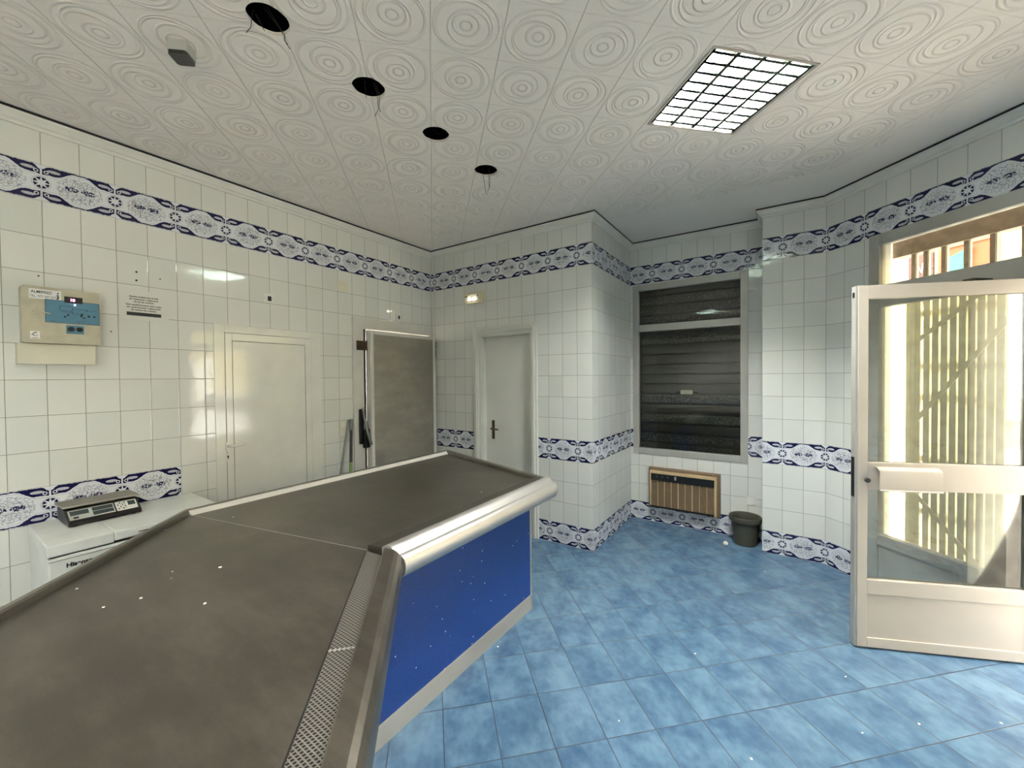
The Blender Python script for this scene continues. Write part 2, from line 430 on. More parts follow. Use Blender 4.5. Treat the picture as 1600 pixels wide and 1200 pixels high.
# ------------------------------------------------------------------ room shell
ZC = 3.055; HW = 3.3
def wall(name, label, P, rotz, L, mat, uoff, openings=(), th=.18, x0=0., H=HW, back='reveal'):
    """local x runs right along the wall as seen from the room, room at -y"""
    xs = sorted({x0, L} | {o[0] for o in openings} | {o[1] for o in openings})
    zs = sorted({-.1, H} | {o[2] for o in openings} | {o[3] for o in openings})
    b = MB()
    ins = lambda x, z: any(o[0] < x < o[1] and o[2] < z < o[3] for o in openings)
    for i in range(len(xs)-1):
        for j in range(len(zs)-1):
            if ins((xs[i]+xs[i+1])/2, (zs[j]+zs[j+1])/2): continue
            a, c, e, g = xs[i], xs[i+1], zs[j], zs[j+1]
            b.add([(a, 0, e), (c, 0, e), (c, 0, g), (a, 0, g)], [(0, 1, 2, 3)], 0)
            b.add([(a, th, e), (c, th, e), (c, th, g), (a, th, g)], [(3, 2, 1, 0)], 1)
    for o in openings:
        a, c, e, g = o[:4]
        b.add([(a, 0, e), (a, th, e), (a, th, g), (a, 0, g)], [(0, 1, 2, 3)], 1)
        b.add([(c, 0, e), (c, th, e), (c, th, g), (c, 0, g)], [(3, 2, 1, 0)], 1)
        b.add([(a, 0, g), (c, 0, g), (c, th, g), (a, th, g)], [(3, 2, 1, 0)], 1)
        if e > -.05: b.add([(a, 0, e), (c, 0, e), (c, th, e), (a, th, e)], [(0, 1, 2, 3)], 1)
    b.add([(x0, 0, -.1), (x0, th, -.1), (x0, th, H), (x0, 0, H)], [(0, 1, 2, 3)], 1)
    b.add([(L, 0, -.1), (L, th, -.1), (L, th, H), (L, 0, H)], [(3, 2, 1, 0)], 1)
    b.add([(x0, 0, H), (L, 0, H), (L, th, H), (x0, th, H)], [(0, 1, 2, 3)], 1)
    o = b.obj(name, [mat, back], loc=P, rotz=rotz, uv=lambda co, n: (co.x+uoff, co.z))
    return tag(o, label, None, None, 'structure')
DX, DY = 3.725, .825
RY = -.98
wall('wall_left', 'white tiled left wall with a blue painted border high up', (0, -6.0, 0), R90, 6.0, 'tileA', -6.0, [(6-2.08, 6-1.52, -.05, 1.88), (6-.96, 6-.05, -.05, 2.06)], x0=-.2)
wall('wall_back', 'short tiled back wall around the narrow white door', (0, 0, 0), 0, 2.0075, 'tile', -.058-.15+.0, [(.741, 1.36, -.1, 2.035)], x0=-.2)
wall('wall_pillar', 'tiled side face of the projecting pillar beside the narrow door', (2.008, 0, 0), R90, 1.084+.18, 'tile', -.153+.15, x0=.001, th=.5)
wall('wall_window', 'tiled recess wall around the shuttered window', (2.008, 1.084, 0), 0, 1.267, 'tile', 2.008-2.247+.15, [(.045, 1.128, .745, 2.575)], th=.25)
wall('wall_step', 'narrow tiled return beside the plant pot', (3.275, 1.084, 0), -R90, .255, 'tile', 0, th=.3)
wall('wall_column', 'three tiles wide column between recess and entrance', (3.275, .825, 0), 0, .45, 'tile', -.0, th=.25)
wall('wall_entrance', 'angled tiled wall holding the glazed entrance', (DX, DY, 0), RM45, 2.553, 'tile', -.15, [(.345, 2.16, -.1, 2.605)], th=.19)
wall('wall_right', 'tiled street side wall', (5.53, -.98, 0), -R90, 5.02, 'tile', 0, [(2.9, 4.85, .4, 2.6)], th=.19)  # opening is for the added fill window
wall('wall_front', 'tiled wall behind the viewer', (5.53, -6.0, 0), PI, 5.7, 'tile', 0, th=.18)
ROOM = [(0, -6.0), (5.53, -6.0), (5.53, -.98), (DX, DY), (3.275, .825), (3.275, 1.084), (2.008, 1.084), (2.008, 0), (0, 0)]
OUT = [(-.15, -6.15), (5.7, -6.15), (5.7, -.91), (3.80, .99), (3.45, 1.0), (3.45, 1.30), (1.6, 1.30), (1.6, .25), (-.15, .25)]
b = MB(); b.prism(OUT, -.12, 0)
tag(b.obj('floor', 'floor'), 'blue mottled floor tiles laid diagonally', None, None, 'structure')
# ceiling with four round cut-outs and the lamp cut-out
HOLES = [(1.694, -2.586, .078), (1.696, -2.107, .080), (1.695, -1.631, .080), (1.681, -1.120, .082)]
LC = (3.178, -1.008); LH = .277
def lampsq(h): return [(LC[0]+(x-y)*h*.70711, LC[1]+(x+y)*h*.70711) for x, y in ((-1, -1), (1, -1), (1, 1), (-1, 1))]
loops = [[Vector((x, y, 0)) for x, y in OUT]]
for x, y, r in HOLES: loops.append([Vector((x+r*math.cos(2*PI*k/36)*(1+.02*math.sin(5*k)), y+r*math.sin(2*PI*k/36), 0)) for k in range(36)][::-1])
LAMPS = [LC, (2.0, -4.7), (4.2, -3.9)]  # only the first lamp is in view, the other two are added for fill
def sq(c, h): return [(c[0]+(x-y)*h*.70711, c[1]+(x+y)*h*.70711) for x, y in ((-1, -1), (1, -1), (1, 1), (-1, 1))]
for c in LAMPS: loops.append([Vector((x, y, 0)) for x, y in sq(c, LH)][::-1])
flat = [p for l in loops for p in l]; tris = tessellate_polygon(loops)
b = MB()
b.add([(p.x, p.y, ZC) for p in flat], [t for t in tris], 0)
b.add([(p.x, p.y, ZC+.016) for p in flat], [t for t in tris], 1)
for l in loops[1:]:
    n = len(l); b.add([(p.x, p.y, ZC) for p in l]+[(p.x, p.y, ZC+.016) for p in l], [(i, (i+1) % n, n+(i+1) % n, n+i) for i in range(n)], 0)
b.prism([(x, y) for x, y in OUT], HW, HW+.12, 1)
tag(b.obj('ceiling', ['ceil', 'void']), 'off white ceiling of relief panels with swirling rings', None, None, 'structure')
# cornice swept round the room
PR = [(0, 2.978), (.010, 2.980), (.014, 2.996), (.024, 3.002), (.034, 3.018), (.044, 3.030), (.046, 3.042), (.0, 3.042)]
def sweep(path, prof, closed=False):
    n = len(path); rings = []
    for i, p in enumerate(path):
        p = Vector(p)
        d0 = (p-Vector(path[i-1])).normalized() if (i > 0 or closed) else None
        d1 = (Vector(path[(i+1) % n])-p).normalized() if (i < n-1 or closed) else None
        if d0 is None: d0 = d1
        if d1 is None: d1 = d0
        n0 = Vector((-d0.y, d0.x)); n1 = Vector((-d1.y, d1.x)); m = (n0+n1).normalized(); k = 1/max(.2, m.dot(n0))
        rings.append([(p.x+m.x*o*k, p.y+m.y*o*k, z) for o, z in prof])
    if closed: rings.append(rings[0])
    return rings
b = MB(); b.loft(sweep(ROOM, PR, True), caps=False)
tag(b.obj('trim_1', 'cornice'), 'white moulded plaster cornice under the ceiling', None, None, 'structure')

b = MB(); b.loft(sweep(ROOM, [(.044, 3.041), (.049, 3.043), (.049, 3.0545), (.044, 3.0545)], True), caps=False)  # black strip in place of the shadow in the gap above the cornice
tag(b.obj('cornice_shadow_line', 'ink'), 'thin black strip standing in for the shadow between the cornice and the ceiling', None, None, 'structure')

# ------------------------------------------------------------------ doors in the left and back wall
# white flush door in a plain white surround
d = thing('door_1', 'flush white door with lever handle in the left wall', None, (0, -1.80, 0), R90, kind='structure')
b = MB()
x0, x1 = -.394, .42
for a, c, e, g in ((x0, -.327, 0, 2.0), (.331, x1, 0, 2.0), (-.327, .331, 1.942, 2.0)): b.box((a, -.007, e), (c, .0, g))
b.obj('surround', 'white_paint', d, bevel=.002)
b = MB()
for a, c, e, g in ((-.325, -.2795, 0, 1.940), (.277, .329, 0, 1.940), (-.2795, .277, 1.883, 1.940)): b.box((a, -.011, e), (c, .0, g))
b.obj('door_frame', 'white_paint', d, bevel=.003)
MB().box((-.331, -.0045, .0), (.335, -.0012, 1.946)).obj('shadow_gap_sheet', 'ink', d)  # black sheet that paints the shadow in the gaps round frame and panel
MB().box((-.2765, -.009, .005), (.274, -.003, 1.8805)).obj('door_panel', 'white_paint', d, bevel=.003)
b = MB(); b.rbox(-.335, -.308, 1.065, 1.128, -.020, -.010, .008)
h = b.obj('door_handle', 'white_plastic', d, smooth=40)
MB().tube([(-.322, -.018, 1.098), (-.322, -.05, 1.098), (-.312, -.058, 1.099), (-.27, -.060, 1.101), (-.212, -.056, 1.107)], [.010, .010, .011, .010, .008], 12).obj('lever', 'white_plastic', h, smooth=50)
b = MB(); b.rbox(-.337, -.307, .985, 1.040, -.014, -.0105, .014)
k = b.obj('keyhole_plate', 'white_plastic', d, smooth=40)
b = MB(); b.tube([(-.322, -.0146, 1.022), (-.322, -.0135, 1.022)], .007, 12); b.box((-.3255, -.0146, 1.002), (-.3185, -.0135, 1.020)); b.obj('keyhole', 'ink', k)

# narrow white door in the back wall with moulded casing
d = thing('door_2', 'narrow white door in a moulded casing on the back wall', None, (1.05, 0, 0), 0, kind='structure')
prof = [(.0, 0), (0, -.018), (.012, -.022), (.030, -.020), (.036, -.030), (.052, -.032), (.060, -.026), (.072, -.027), (.078, -.016), (.106, -.014), (.106, 0)]
xl, xr, zt = .635-1.05, 1.438-1.05, 2.126
path = [(xl, 0), (xl, zt), (xr, zt), (xr, 0)]
rings = []
for i, (x, z) in enumerate(path):
    sx = 1 if i < 2 else -1; sz = 0 if i in (0, 3) else -1
    rings.append([(x+sx*o*(.78 if i > 1 else 1.), y, z+sz*o*.9) for o, y in prof])
b = MB(); b.loft(rings, closed=False, caps=False); b.obj('casing', 'door_paint', d, smooth=25)
MB().box((.741-1.05, .066, .008), (1.36-1.05, .105, 2.034)).obj('door_panel', 'door_paint', d)
b = MB()
b.box((.741-1.05, .0, 0), (.750-1.05, .066, 2.035)); b.box((1.35-1.05, .0, 0), (1.36-1.05, .066, 2.035)); b.box((.75-1.05, 0, 2.022), (1.35-1.05, .066, 2.035))
b.obj('jamb', 'door_paint', d)
b = MB(); b.box((-.222, .058, .93), (-.190, .0665, 1.13)); h = b.obj('door_handle', 'bronze', d, bevel=.002)
MB().tube([(-.206, .06, 1.045), (-.206, .012, 1.045), (-.198, .004, 1.045), (-.10, .002, 1.040)], .008, 10).obj('lever', 'bronze', h, smooth=50)

# ------------------------------------------------------------------ cold room door
d = thing('cold_room_door', 'thick stainless cold room door in a pale steel frame by the corner', 'door', (0, -.53, 0), R90)
b = MB()
for a, c, e, g in ((-.530, -.405, 0, 2.185), (-.405, .505, 2.075, 2.185), (.462, .505, 0, 2.075)): b.box((a, -.022, e), (c, 0, g))
b.obj('door_frame', 'cool_white', d, bevel=.004)
MB().box((-.416, -.026, 0), (-.396, -.0225, 2.075)).obj('gasket', 'rubber', d)
b = MB(); x0, x1, zt = -.398, .482, 2.058
b.box((x0, -.10, .05), (x0+.010, -.028, zt)); b.box((x1-.01, -.10, .05), (x1, -.028, zt)); b.box((x0+.01, -.10, zt-.01), (x1-.01, -.028, zt))
for a, c, e, g in ((x0, x0+.035, .05, zt), (x1-.04, x1, .05, zt), (x0+.035, x1-.04, zt-.035, zt), (x0+.035, x1-.04, .05, .085)): b.box((a, -.106, e), (c, -.100, g))
b.obj('leaf_edge', 'cool_white', d, bevel=.002)
MB().box((x0+.034, -.103, .084), (x1-.039, -.03, zt-.034)).obj('leaf_panel', 'steel_door', d)
def latch(z, big):
    b = MB()
    if not big:
        b.box((-.497, -.040, z-.045), (-.395, -.022, z+.045)); b.box((-.47, -.056, z-.028), (-.40, -.040, z+.028)); b.tube([(-.40, -.05, z-.05), (-.40, -.05, z+.05)], .008, 8)
        return b.obj('latch', 'rust', d, bevel=.004)
    b.box((-.485, -.040, z-.16), (-.435, -.022, z+.18)); b.box((-.455, -.075, z-.20), (-.385, -.040, z-.02))
    o = b.obj('latch', 'black', d, bevel=.006)
    b = MB(); b.tube([(-.455, -.05, z+.19), (-.452, -.066, z+.1), (-.43, -.09, z-.06), (-.40, -.098, z-.17)], [.012, .013, .015, .018], 10)
    b.obj('lever', 'steelgrey', o, smooth=50)
    return o
latch(1.912, False); latch(1.115, True)
for z in (1.97, 1.865):
    MB().box((.483, -.085, z-.045), (.515, -.03, z+.045)).obj('hinge', 'black', d, bevel=.006)
MB().box((.484, -.07, 1.912), (.512, -.035, 1.923)).obj('hinge_pin', 'cool_white', d)

# ------------------------------------------------------------------ things on the left wall (local x = along wall, -y = out)
def onA(y, z): return (0, y, z)
# refrigeration control box
c = thing('control_box', 'cream metal control box with blue diagram panel and red display', 'control box', (0, -2.945, 1.80), R90)
b = MB(); b.rbox(-.148, .148, .0, .305, -.10, 0, .008); b.obj('housing', 'cream_metal', c, smooth=40)
F = -.1005
MB().box((-.066, F-.0015, .115), (.143, F, .240)).obj('diagram_panel', 'panelblue', c)
p = [o for o in bpy.data.objects if o.name.startswith('diagram_panel')][0]
b = MB()
for a, e, g in ((-.012, .218, .05), (-.012, .186, .05), (.035, .150, .02)): pass
def hl(x0, x1, z): b.box((x0, F-.0022, z-.0008), (x1, F-.0014, z+.0008))
def vl(x, z0, z1): b.box((x-.0008, F-.0022, z0), (x+.0008, F-.0014, z1))
hl(-.012, .035, .212); hl(-.012, .035, .185); vl(-.012, .185, .212); vl(.035, .170, .212); hl(.035, .090, .200); hl(.035, .072, .172); vl(.072, .150, .172); hl(-.008, .035, .178); hl(.09, .13, .196); hl(.05, .08, .130); hl(-.05, -.03, .125)
vl(-.066, .115, .24); vl(.1425, .115, .24); hl(-.066, .143, .24); hl(-.066, .143, .1155)
for x, z, r in ((.018, .163, .005), (.006, .152, .005), (.072, .170, .006), (.070, .161, .005), (.081, .152, .0045), (.092, .196, .0035), (.10, .163, .006), (.122, .163, .005)):
    b.tube([(x, F-.0022, z), (x, F-.0012, z)], r, 12)
b.obj('diagram_lines', 'ink', p)
s = MB().box((-.123, F-.0012, .238), (-.006, F, .290)).obj('sticker', 'sticker', c)
text('ALMIFRED', .021, (-.116, F-.0014, .268), s, bold=.0003, sx=.80)
text('TEL. 977 347 227', .0165, (-.120, F-.0014, .246), s, sx=.80)
b = MB(); b.tube([(-.020, F-.0016, .268), (-.018, F-.0016, .252), (-.022, F-.0016, .243)], .004, 6); b.tube([(-.018, F-.0012, .277), (-.018, F-.002, .277)], .004, 10); b.obj('figure_print', 'lcd', s)
dd = MB().box((.005, F-.003, .232), (.076, F, .266)).obj('display', 'black', c, bevel=.001)
text('10', .020, (.026, F-.0042, .241), dd, 'led', bold=.0005)
MB().tube([(.046, F-.0035, .222), (.046, F, .222)], .0028, 10).obj('pilot_light', 'ledw', c)
kp = MB().box((.010, F-.0015, .058), (.079, F, .106)).obj('switch_plate', 'panelblue', c)
for x in (.028, .061): MB().lathe([(.0001, 0), (.013, 0), (.013, .008), (.0001, .008)], (0, 0, 0), 20, m=Matrix.Translation((x, F-.009, .084)) @ Matrix.Rotation(-PI/2, 4, 'X')).obj('rotary_switch', 'black', kp, smooth=40)
b = MB(); b.box((-.122, F-.001, .022), (-.088, F, .062)); lg = b.obj('logo_plate', 'sticker', c)
b = MB(); b.tube([(-.120, F-.001, .044), (-.110, F-.001, .040), (-.106, F-.001, .052), (-.10, F-.001, .058)], .0012, 6); b.tube([(-.104+.010*math.cos(a/10*5.2+.6), F-.001, .046+.009*math.sin(a/10*5.2+.6)) for a in range(11)], .0012, 6)
b.box((-.117, F-.0018, .026), (-.094, F-.0008, .028)); b.obj('logo_mark', 'ink', lg)
b = MB(); b.box((-.098, F-.006, .150), (-.070, F, .190)); b.tube([(-.112, F-.01, .172), (-.05, F-.006, .162)], .0035, 8); b.obj('key_lock', 'cream_metal', c, bevel=.002)
# conduit cover under it
b = MB(); b.box((-.15, -.07, 0), (.145, 0, .112)); tag(b.obj('conduit_cover', 'cream_metal2', loc=(0, -2.96, 1.686), rotz=R90, bevel=.003), 'cream plastic conduit cover directly under the control box', 'conduit cover')
# legal notice
n = thing('notice_sign', 'transparent notice with black print and a dark strip beside the control box', 'sign', (0, -2.575, 1.98), R90)
b = MB(); b.box((-.12, -.003, 0), (.125, 0, .19)); b.obj('sign_plate', 'notice', n)
T1 = ['Aquest establiment té fulls', 'de reclamació a disposició', 'de qui els sol·liciti.', '', 'Este establecimiento tiene hojas', 'de reclamaciones a disposición', 'de quienes las soliciten.']
zz = [.143, .127, .111, 0, .091, .075, .059]
for t_, z in zip(T1, zz):
    if t_: text(t_, .0135, (0, -.0035, z), n, align='CENTER', name='notice_text', bold=.0003)
st = MB().box((-.085, -.0042, .026), (.085, -.003, .048)).obj('dark_strip', 'ink', n)
MB().box((-.016, -.0046, .034), (.018, -.0042, .040)).obj('strip_mark', 'lcd', st)
# tiny plugs and drill holes
for i, (y, z, lb) in enumerate([(-2.608, 2.286, 'upper of two black wall plugs above the printed notice'), (-2.609, 2.232, 'lower of two black wall plugs above the printed notice')]):
    b = MB(); b.tube([(0, -.002, 0), (0, .0, 0)], .006, 12); tag(b.obj('wall_plug', 'ink', loc=(0, y, z), rotz=R90), lb, 'wall plug')
for y, z, lb in [(-3.02, 2.178, 'small grey wall plug above the cream control box'), (-2.733, 1.895, 'small dark wall plug to the right of the control box'), (-2.49, 2.264, 'tiny dark wall plug up right of the two black plugs')]:
    b = MB(); b.tube([(0, -.0015, 0), (0, .0, 0)], .0042, 10); tag(b.obj('wall_plug', 'lcd', loc=(0, y, z), rotz=R90), lb, 'wall plug')
# sockets and plates
def plate(name, lab, cat, y, z, w, h, mat, loc=None, rotz=R90, parts=(), t=.010):
    o = thing(name, lab, cat, loc or (0, y, z), rotz)
    MB().box((-w/2, -t, -h/2), (w/2, 0, h/2)).obj('cover_plate', mat, o, bevel=.003)
    for nm, mt, a, e, c_, g, th in parts: MB().box((a, -t-th, e), (c_, -t+.001, g)).obj(nm, mt, o, bevel=.001)
    return o
plate('wall_socket', 'square white wall socket with dark insert above the flush door', 'socket', -1.812, 2.240, .085, .078, 'white_plastic', parts=[('socket_insert', 'ink', -.008, -.020, .020, .018, .002), ('screw', 'ink', -.033, -.003, -.028, .002, .001), ('screw', 'ink', .028, -.003, .033, .002, .001)])
plate('wall_socket', 'small white wall socket with dark insert above the cold room door', 'socket', -.497, 2.243, .07, .075, 'white_plastic', parts=[('socket_insert', 'ink', -.004, -.02, .018, .018, .002), ('screw', 'ink', -.030, -.003, -.025, .002, .001)])
plate('blank_plate', 'plain cream blanking plate high on the left wall', 'wall plate', -1.15, 2.457, .104, .098, 'ivory', t=.006)
plate('light_switch', 'cream double switch beside the cold room door frame', 'switch', -1.172, 1.122, .075, .155, 'ivory', parts=[('rocker', 'white_plastic', -.026, .010, .026, .062, .004), ('rocker', 'white_plastic', -.026, -.062, .026, -.010, .004)])
plate('wall_socket', 'white wall socket low in the window recess above the pot', 'socket', 0, 0, .075, .078, 'white_plastic', loc=(3.172, 1.084, .373), rotz=0, parts=[('socket_insert', 'white_plastic', -.026, -.026, .026, .026, .003)])

# emergency lamp on back wall
e = thing('emergency_light', 'small yellowed emergency light with two lit lamps above the narrow door', 'lamp', (.665, 0, 2.39), 0)
b = MB(); b.rbox(-.12, .125, 0, .11, -.045, 0, .01); b.obj('housing', 'yellowed', e, smooth=40)
b = MB(); b.box((-.10, -.058, .02), (.10, -.045, .095)); b.obj('reflector', 'ivory', e, bevel=.004)
for x in (-.035, .03): MB().lathe([(.0001, 0), (.008, .004), (.010, .014), (.006, .026), (.0001, .028)], (x, -.067, .022), 14).obj('bulb', 'bulb', e, smooth=60)
MB().box((-.10, -.061, .066), (-.062, -.0575, .076)).obj('marking', 'lcd', e); MB().box((.07, -.061, .068), (.085, -.0575, .078)).obj('marking', 'lcd', e)

# ------------------------------------------------------------------ brooms
def stick(name, lab, top, bot, segs):
    v = Vector(bot)-Vector(top)
    o = thing(name, lab, 'broom', bot)
    for nm, t0, t1, r, mt in segs:
        a = Vector(top)+v*t0-Vector(bot); c_ = Vector(top)+v*t1-Vector(bot)
        MB().tube([a, c_], r, 12).obj(nm, mt, o, smooth=50)
    return o
o = stick('mop', 'mop with grey cap and green banded pole upright by the cold room door', (.028, -1.10, 1.205), (.26, -1.285, .06), [('pole_cap', 0, .09, .016, 'steelgrey'), ('pole', .09, .34, .014, 'iron'), ('green_band', .34, .56, .0145, 'green'), ('pole', .56, .98, .014, 'iron')])
b = MB(); b.lathe([(.02, .06), (.05, .03), (.07, 0.), (.0001, 0)], (0, 0, -.058), 20); b.obj('mop_head', 'keypad', o, smooth=50)
o = stick('broom', 'broom with thin grey pole leaning left beside the mop', (.022, -1.125, 1.20), (.30, -1.52, .10), [('pole', 0, .98, .009, 'steelgrey')])
b = MB(); b.box((-.03, -.14, -.04), (.03, .14, .0)); b.obj('brush_block', 'black', o, bevel=.006)
b = MB(); b.box((-.025, -.135, -.098), (.025, .135, -.04)); b.obj('bristles', 'redbrown', o)

# ------------------------------------------------------------------ window recess: window 1 with roller shutter
w = thing('window_1', 'aluminium framed window with closed dark roller shutter in the recess', None, (2.008, 1.084, 0), 0, kind='structure')
def frame(b, x0, x1, z0, z1, t, y0, y1):
    b.box((x0, y0, z0), (x0+t, y1, z1)); b.box((x1-t, y0, z0), (x1, y1, z1)); b.box((x0+t, y0, z1-t), (x1-t, y1, z1)); b.box((x0+t, y0, z0), (x1-t, y1, z0+t))
b = MB(); frame(b, .030, 1.140, .735, 2.588, .064, -.012, .05); b.box((.094, -.012, 2.078), (1.076, .05, 2.150)); b.obj('window_frame', 'alu_frame', w, bevel=.003)
MB().box((.090, .018, .795), (1.08, .024, 2.081)).obj('pane', 'glass', w)
MB().box((.090, .018, 2.147), (1.08, .024, 2.528)).obj('pane', 'glass', w)
s = thing('roller_shutter', 'dark metal roller shutter closed behind the recess window', 'shutter', (2.008+.587, 1.084+.14, .74), 0)
b = MB(); pts = []
for k in range(18):
    z = k*.1085
    pts += [(0, z+.0), (.010, z+.004), (.0, z+.012), (-.004, z+.03), (-.006, z+.055), (-.004, z+.085), (0, z+.100), (.012, z+.104)]
pts = [p for p in pts if p[1] < 1.82]+[(0, 1.833)]
rings = [[(-.53, y, z) for y, z in pts]+[(-.53, .03, pts[-1][1]), (-.53, .03, 0)], [(.53, y, z) for y, z in pts]+[(.53, .03, pts[-1][1]), (.53, .03, 0)]]
b.loft(rings); b.obj('shutter_slats', 'shutter', s, smooth=30)
b = MB(); b.rbox(-.085, .035, .650, .695, -.024, -.004, .008); lk = b.obj('lock_box', 'cream_metal', s, smooth=40)
for a_0, a_1 in ((-.13, -.085), (.035, .09)): MB().tube([(a_0, -.012, .672), (a_1, -.012, .672)], .006, 8).obj('bolt', 'chrome', lk)

# ------------------------------------------------------------------ air conditioner, pot, paper ball
a_ = thing('air_conditioner', 'beige and black through wall air conditioner under the window', 'air conditioner', (2.567, 1.084, .178), 0)
b = MB(); b.box((-.345, -.07, 0), (.345, 0, .425)); b.obj('wall_sleeve', 'brown', a_, bevel=.004)
b = MB(); x0, x1, z0, z1 = -.323, .320, .012, .402
b.box((x0, -.112, z0+.018), (x0+.012, -.07, z1)); b.box((x1-.020, -.112, z0), (x1, -.07, z1)); b.box((x0+.012, -.112, z1-.026), (x1-.02, -.07, z1)); b.box((x0, -.108, z0), (x1-.02, -.072, z0+.018), 1)
b.obj('front_frame', ['beige', 'black'], a_, bevel=.002)
cp = MB().box((x0+.012, -.106, z1-.100), (x1-.02, -.07, z1-.026)).obj('control_strip', 'black', a_)
for x in (-.25, -.195, -.14): MB().lathe([(.0001, 0), (.012, 0), (.010, .010), (.0001, .010)], (0, 0, 0), 16, m=Matrix.Translation((x, -.106, z1-.055)) @ Matrix.Rotation(PI/2, 4, 'X')).obj('knob', 'smoke', cp, smooth=40)
MB().box((-.075, -.1075, z1-.075), (-.055, -.1055, z1-.040)).obj('badge', 'keypad', cp)
MB().box((x0+.012, -.085, z0+.018), (x1-.02, -.072, z1-.10)).obj('grille_back', 'dkbrown', a_)
b = MB(); gx0, gx1, gz0, gz1 = x0+.012, x1-.02, z0+.018, z1-.10
for k in range(22):
    z = gz0+(k+.5)*(gz1-gz0)/22; b.box((gx0, -.100, z-.0015), (gx1, -.097, z+.0015))
for k in range(1, 9):
    x = gx0+k*(gx1-gx0)/9.; wd = .003 if k in (4, 6) else .0014; b.box((x-wd, -.105, gz0), (x+wd, -.086, gz1))
b.obj('louvre_grille', 'beige', a_)
p = thing('plant_pot', 'empty olive grey plastic plant pot on the floor by the column', 'plant pot', (3.135, .945, 0), 0)
b = MB(); b.lathe([(.0001, 0), (.090, 0), (.096, .005), (.118, .215), (.136, .222), (.139, .235), (.136, .262), (.128, .266), (.124, .26), (.112, .215), (.090, .012), (.0001, .010)], n=40)
b.obj('pot_body', 'pot', p, smooth=40)
MB().lathe([(.0001, .012), (.0895, .012), (.098, .09), (.0001, .095)], n=32).obj('soil', 'ink', p, smooth=40)
b = MB(); b.lathe([(.0001, -.018), (.014, -.015), (.022, -.003), (.019, .010), (.010, .018), (.0001, .019)], (0, 0, .018), 9)
tag(b.obj('paper_ball', 'flake', loc=(2.985, .80, 0), smooth=20), 'crumpled white paper ball on the floor beside the plant pot', 'litter')

# ------------------------------------------------------------------ entrance glazing (fixed part) + leaf
w = thing('window_2', 'aluminium shopfront with fixed side light and transom at the entrance', None, (DX, DY, 0), RM45, kind='structure')
b = MB()
T0, TM, T1_ = .342, 1.20, 2.163
b.box((T0, -.012, 0), (.412, .05, 2.608)); b.box((1.155, -.012, 0), (1.225, .05, 2.608)); b.box((T1_-.07, -.012, 0), (T1_, .05, 2.608))
b.box((.412, -.012, 2.525), (1.155, .05, 2.608)); b.box((1.225, -.012, 2.525), (T1_-.07, .05, 2.608))
b.box((.412, -.012, 2.076), (1.155, .05, 2.232)); b.box((1.225, -.012, 2.11), (T1_-.07, .05, 2.232))
b.box((.412, -.012, .335), (1.155, .05, .412)); b.box((.412, -.012, 0.), (1.155, .05, .08)); b.box((.412, .0, .08), (1.155, .04, .335))
b.obj('window_frame', 'alu_frame', w, bevel=.003)
for x0, x1, z0, z1 in ((.41, 1.157, .41, 2.078), (.41, 1.157, 2.23, 2.527), (1.223, T1_-.068, 2.23, 2.527)): MB().box((x0, .018, z0), (x1, .024, z1)).obj('pane', 'glass', w)
# white painted reveal, sill and head outside
b = MB(); b.box((.395, .052, .40), (.411, .22, 2.60)); b.box((.395, .052, .385), (2.16, .22, .40)); b.obj('reveal_lining', 'reveal', w) if False else None

# door leaf, opened into the room
hx, hy = 4.585, -.052; ang = math.atan2(.31, .73)
L = thing('door_3', 'glazed aluminium entrance door standing open into the shop', None, (hx, hy, 0), ang, kind='structure')
# local x from hinge (0) to free edge (-.86); front face (towards camera) at y = 0, thickness to +y
Wd = .862; g = MB()
def bx(x0, x1, z0, z1, y0=0., y1=.045): g.box((x0, y0, z0), (x1, y1, z1))
bx(-Wd, -Wd+.050, .012, 2.095); bx(-.055, 0, .012, 2.095); bx(-Wd+.05, -.055, 2.02, 2.095); bx(-Wd+.05, -.055, .012, .068); bx(-Wd+.05, -.055, .322, .405); bx(-Wd+.05, -.055, .928, 1.083)
g.obj('leaf_frame', 'alu_white', L, bevel=.0025)
MB().box((-Wd+.049, .008, .067), (-.054, .037, .323)).obj('lower_panel', 'alu_white', L)
for z0, z1 in ((.404, .929), (1.082, 2.021)): MB().box((-Wd+.049, .020, z0), (-.054, .026, z1)).obj('pane', 'dirty', L)
b = MB(); b.box((-Wd-.012, .004, .012), (-Wd-.001, .042, 2.095)); b.obj('edge_channel', 'alu_frame', L)
MB().box((-Wd-.014, .010, .88), (-Wd-.0125, .036, 1.11)).obj('lock_strip', 'black', L)
b = MB(); b.box((-Wd-.0145, .014, 2.03), (-Wd-.0125, .030, 2.06)); b.obj('top_slot', 'black', L)
# pull handle: folded sheet over the mid rail
b = MB(); pr = [(0, 1.060), (-.016, 1.062), (-.040, 1.048), (-.044, 1.040), (-.044, .940), (-.048, .934), (-.044, .930), (-.040, .936), (-.040, 1.040), (-.036, 1.045), (-.014, 1.056), (0, 1.055)]
b.loft([[(-Wd+.085, y, z) for y, z in pr], [(-Wd+.385, y, z) for y, z in pr]]); hd = b.obj('pull_handle', 'alu_white', L, smooth=30)
b = MB(); b.lathe([(.0001, 0), (.013, 0), (.013, .014), (.006, .018), (.0001, .018)], (0, 0, 0), 18, m=Matrix.Translation((-Wd+.045, 0, .982)) @ Matrix.Rotation(PI/2, 4, 'X')); b.obj('lock_cylinder', 'smoke', L, smooth=40)
# closer arm above the leaf
b = MB(); b.box((-.34, .050, 2.045), (-.10, .105, 2.10)); cl = b.obj('door_closer', 'iron', L, bevel=.006)
MB().tube([(-.30, .075, 2.105), (-.19, .16, 2.13), (-.07, .20, 2.13)], .012, 8).obj('closer_arm', 'iron', cl)

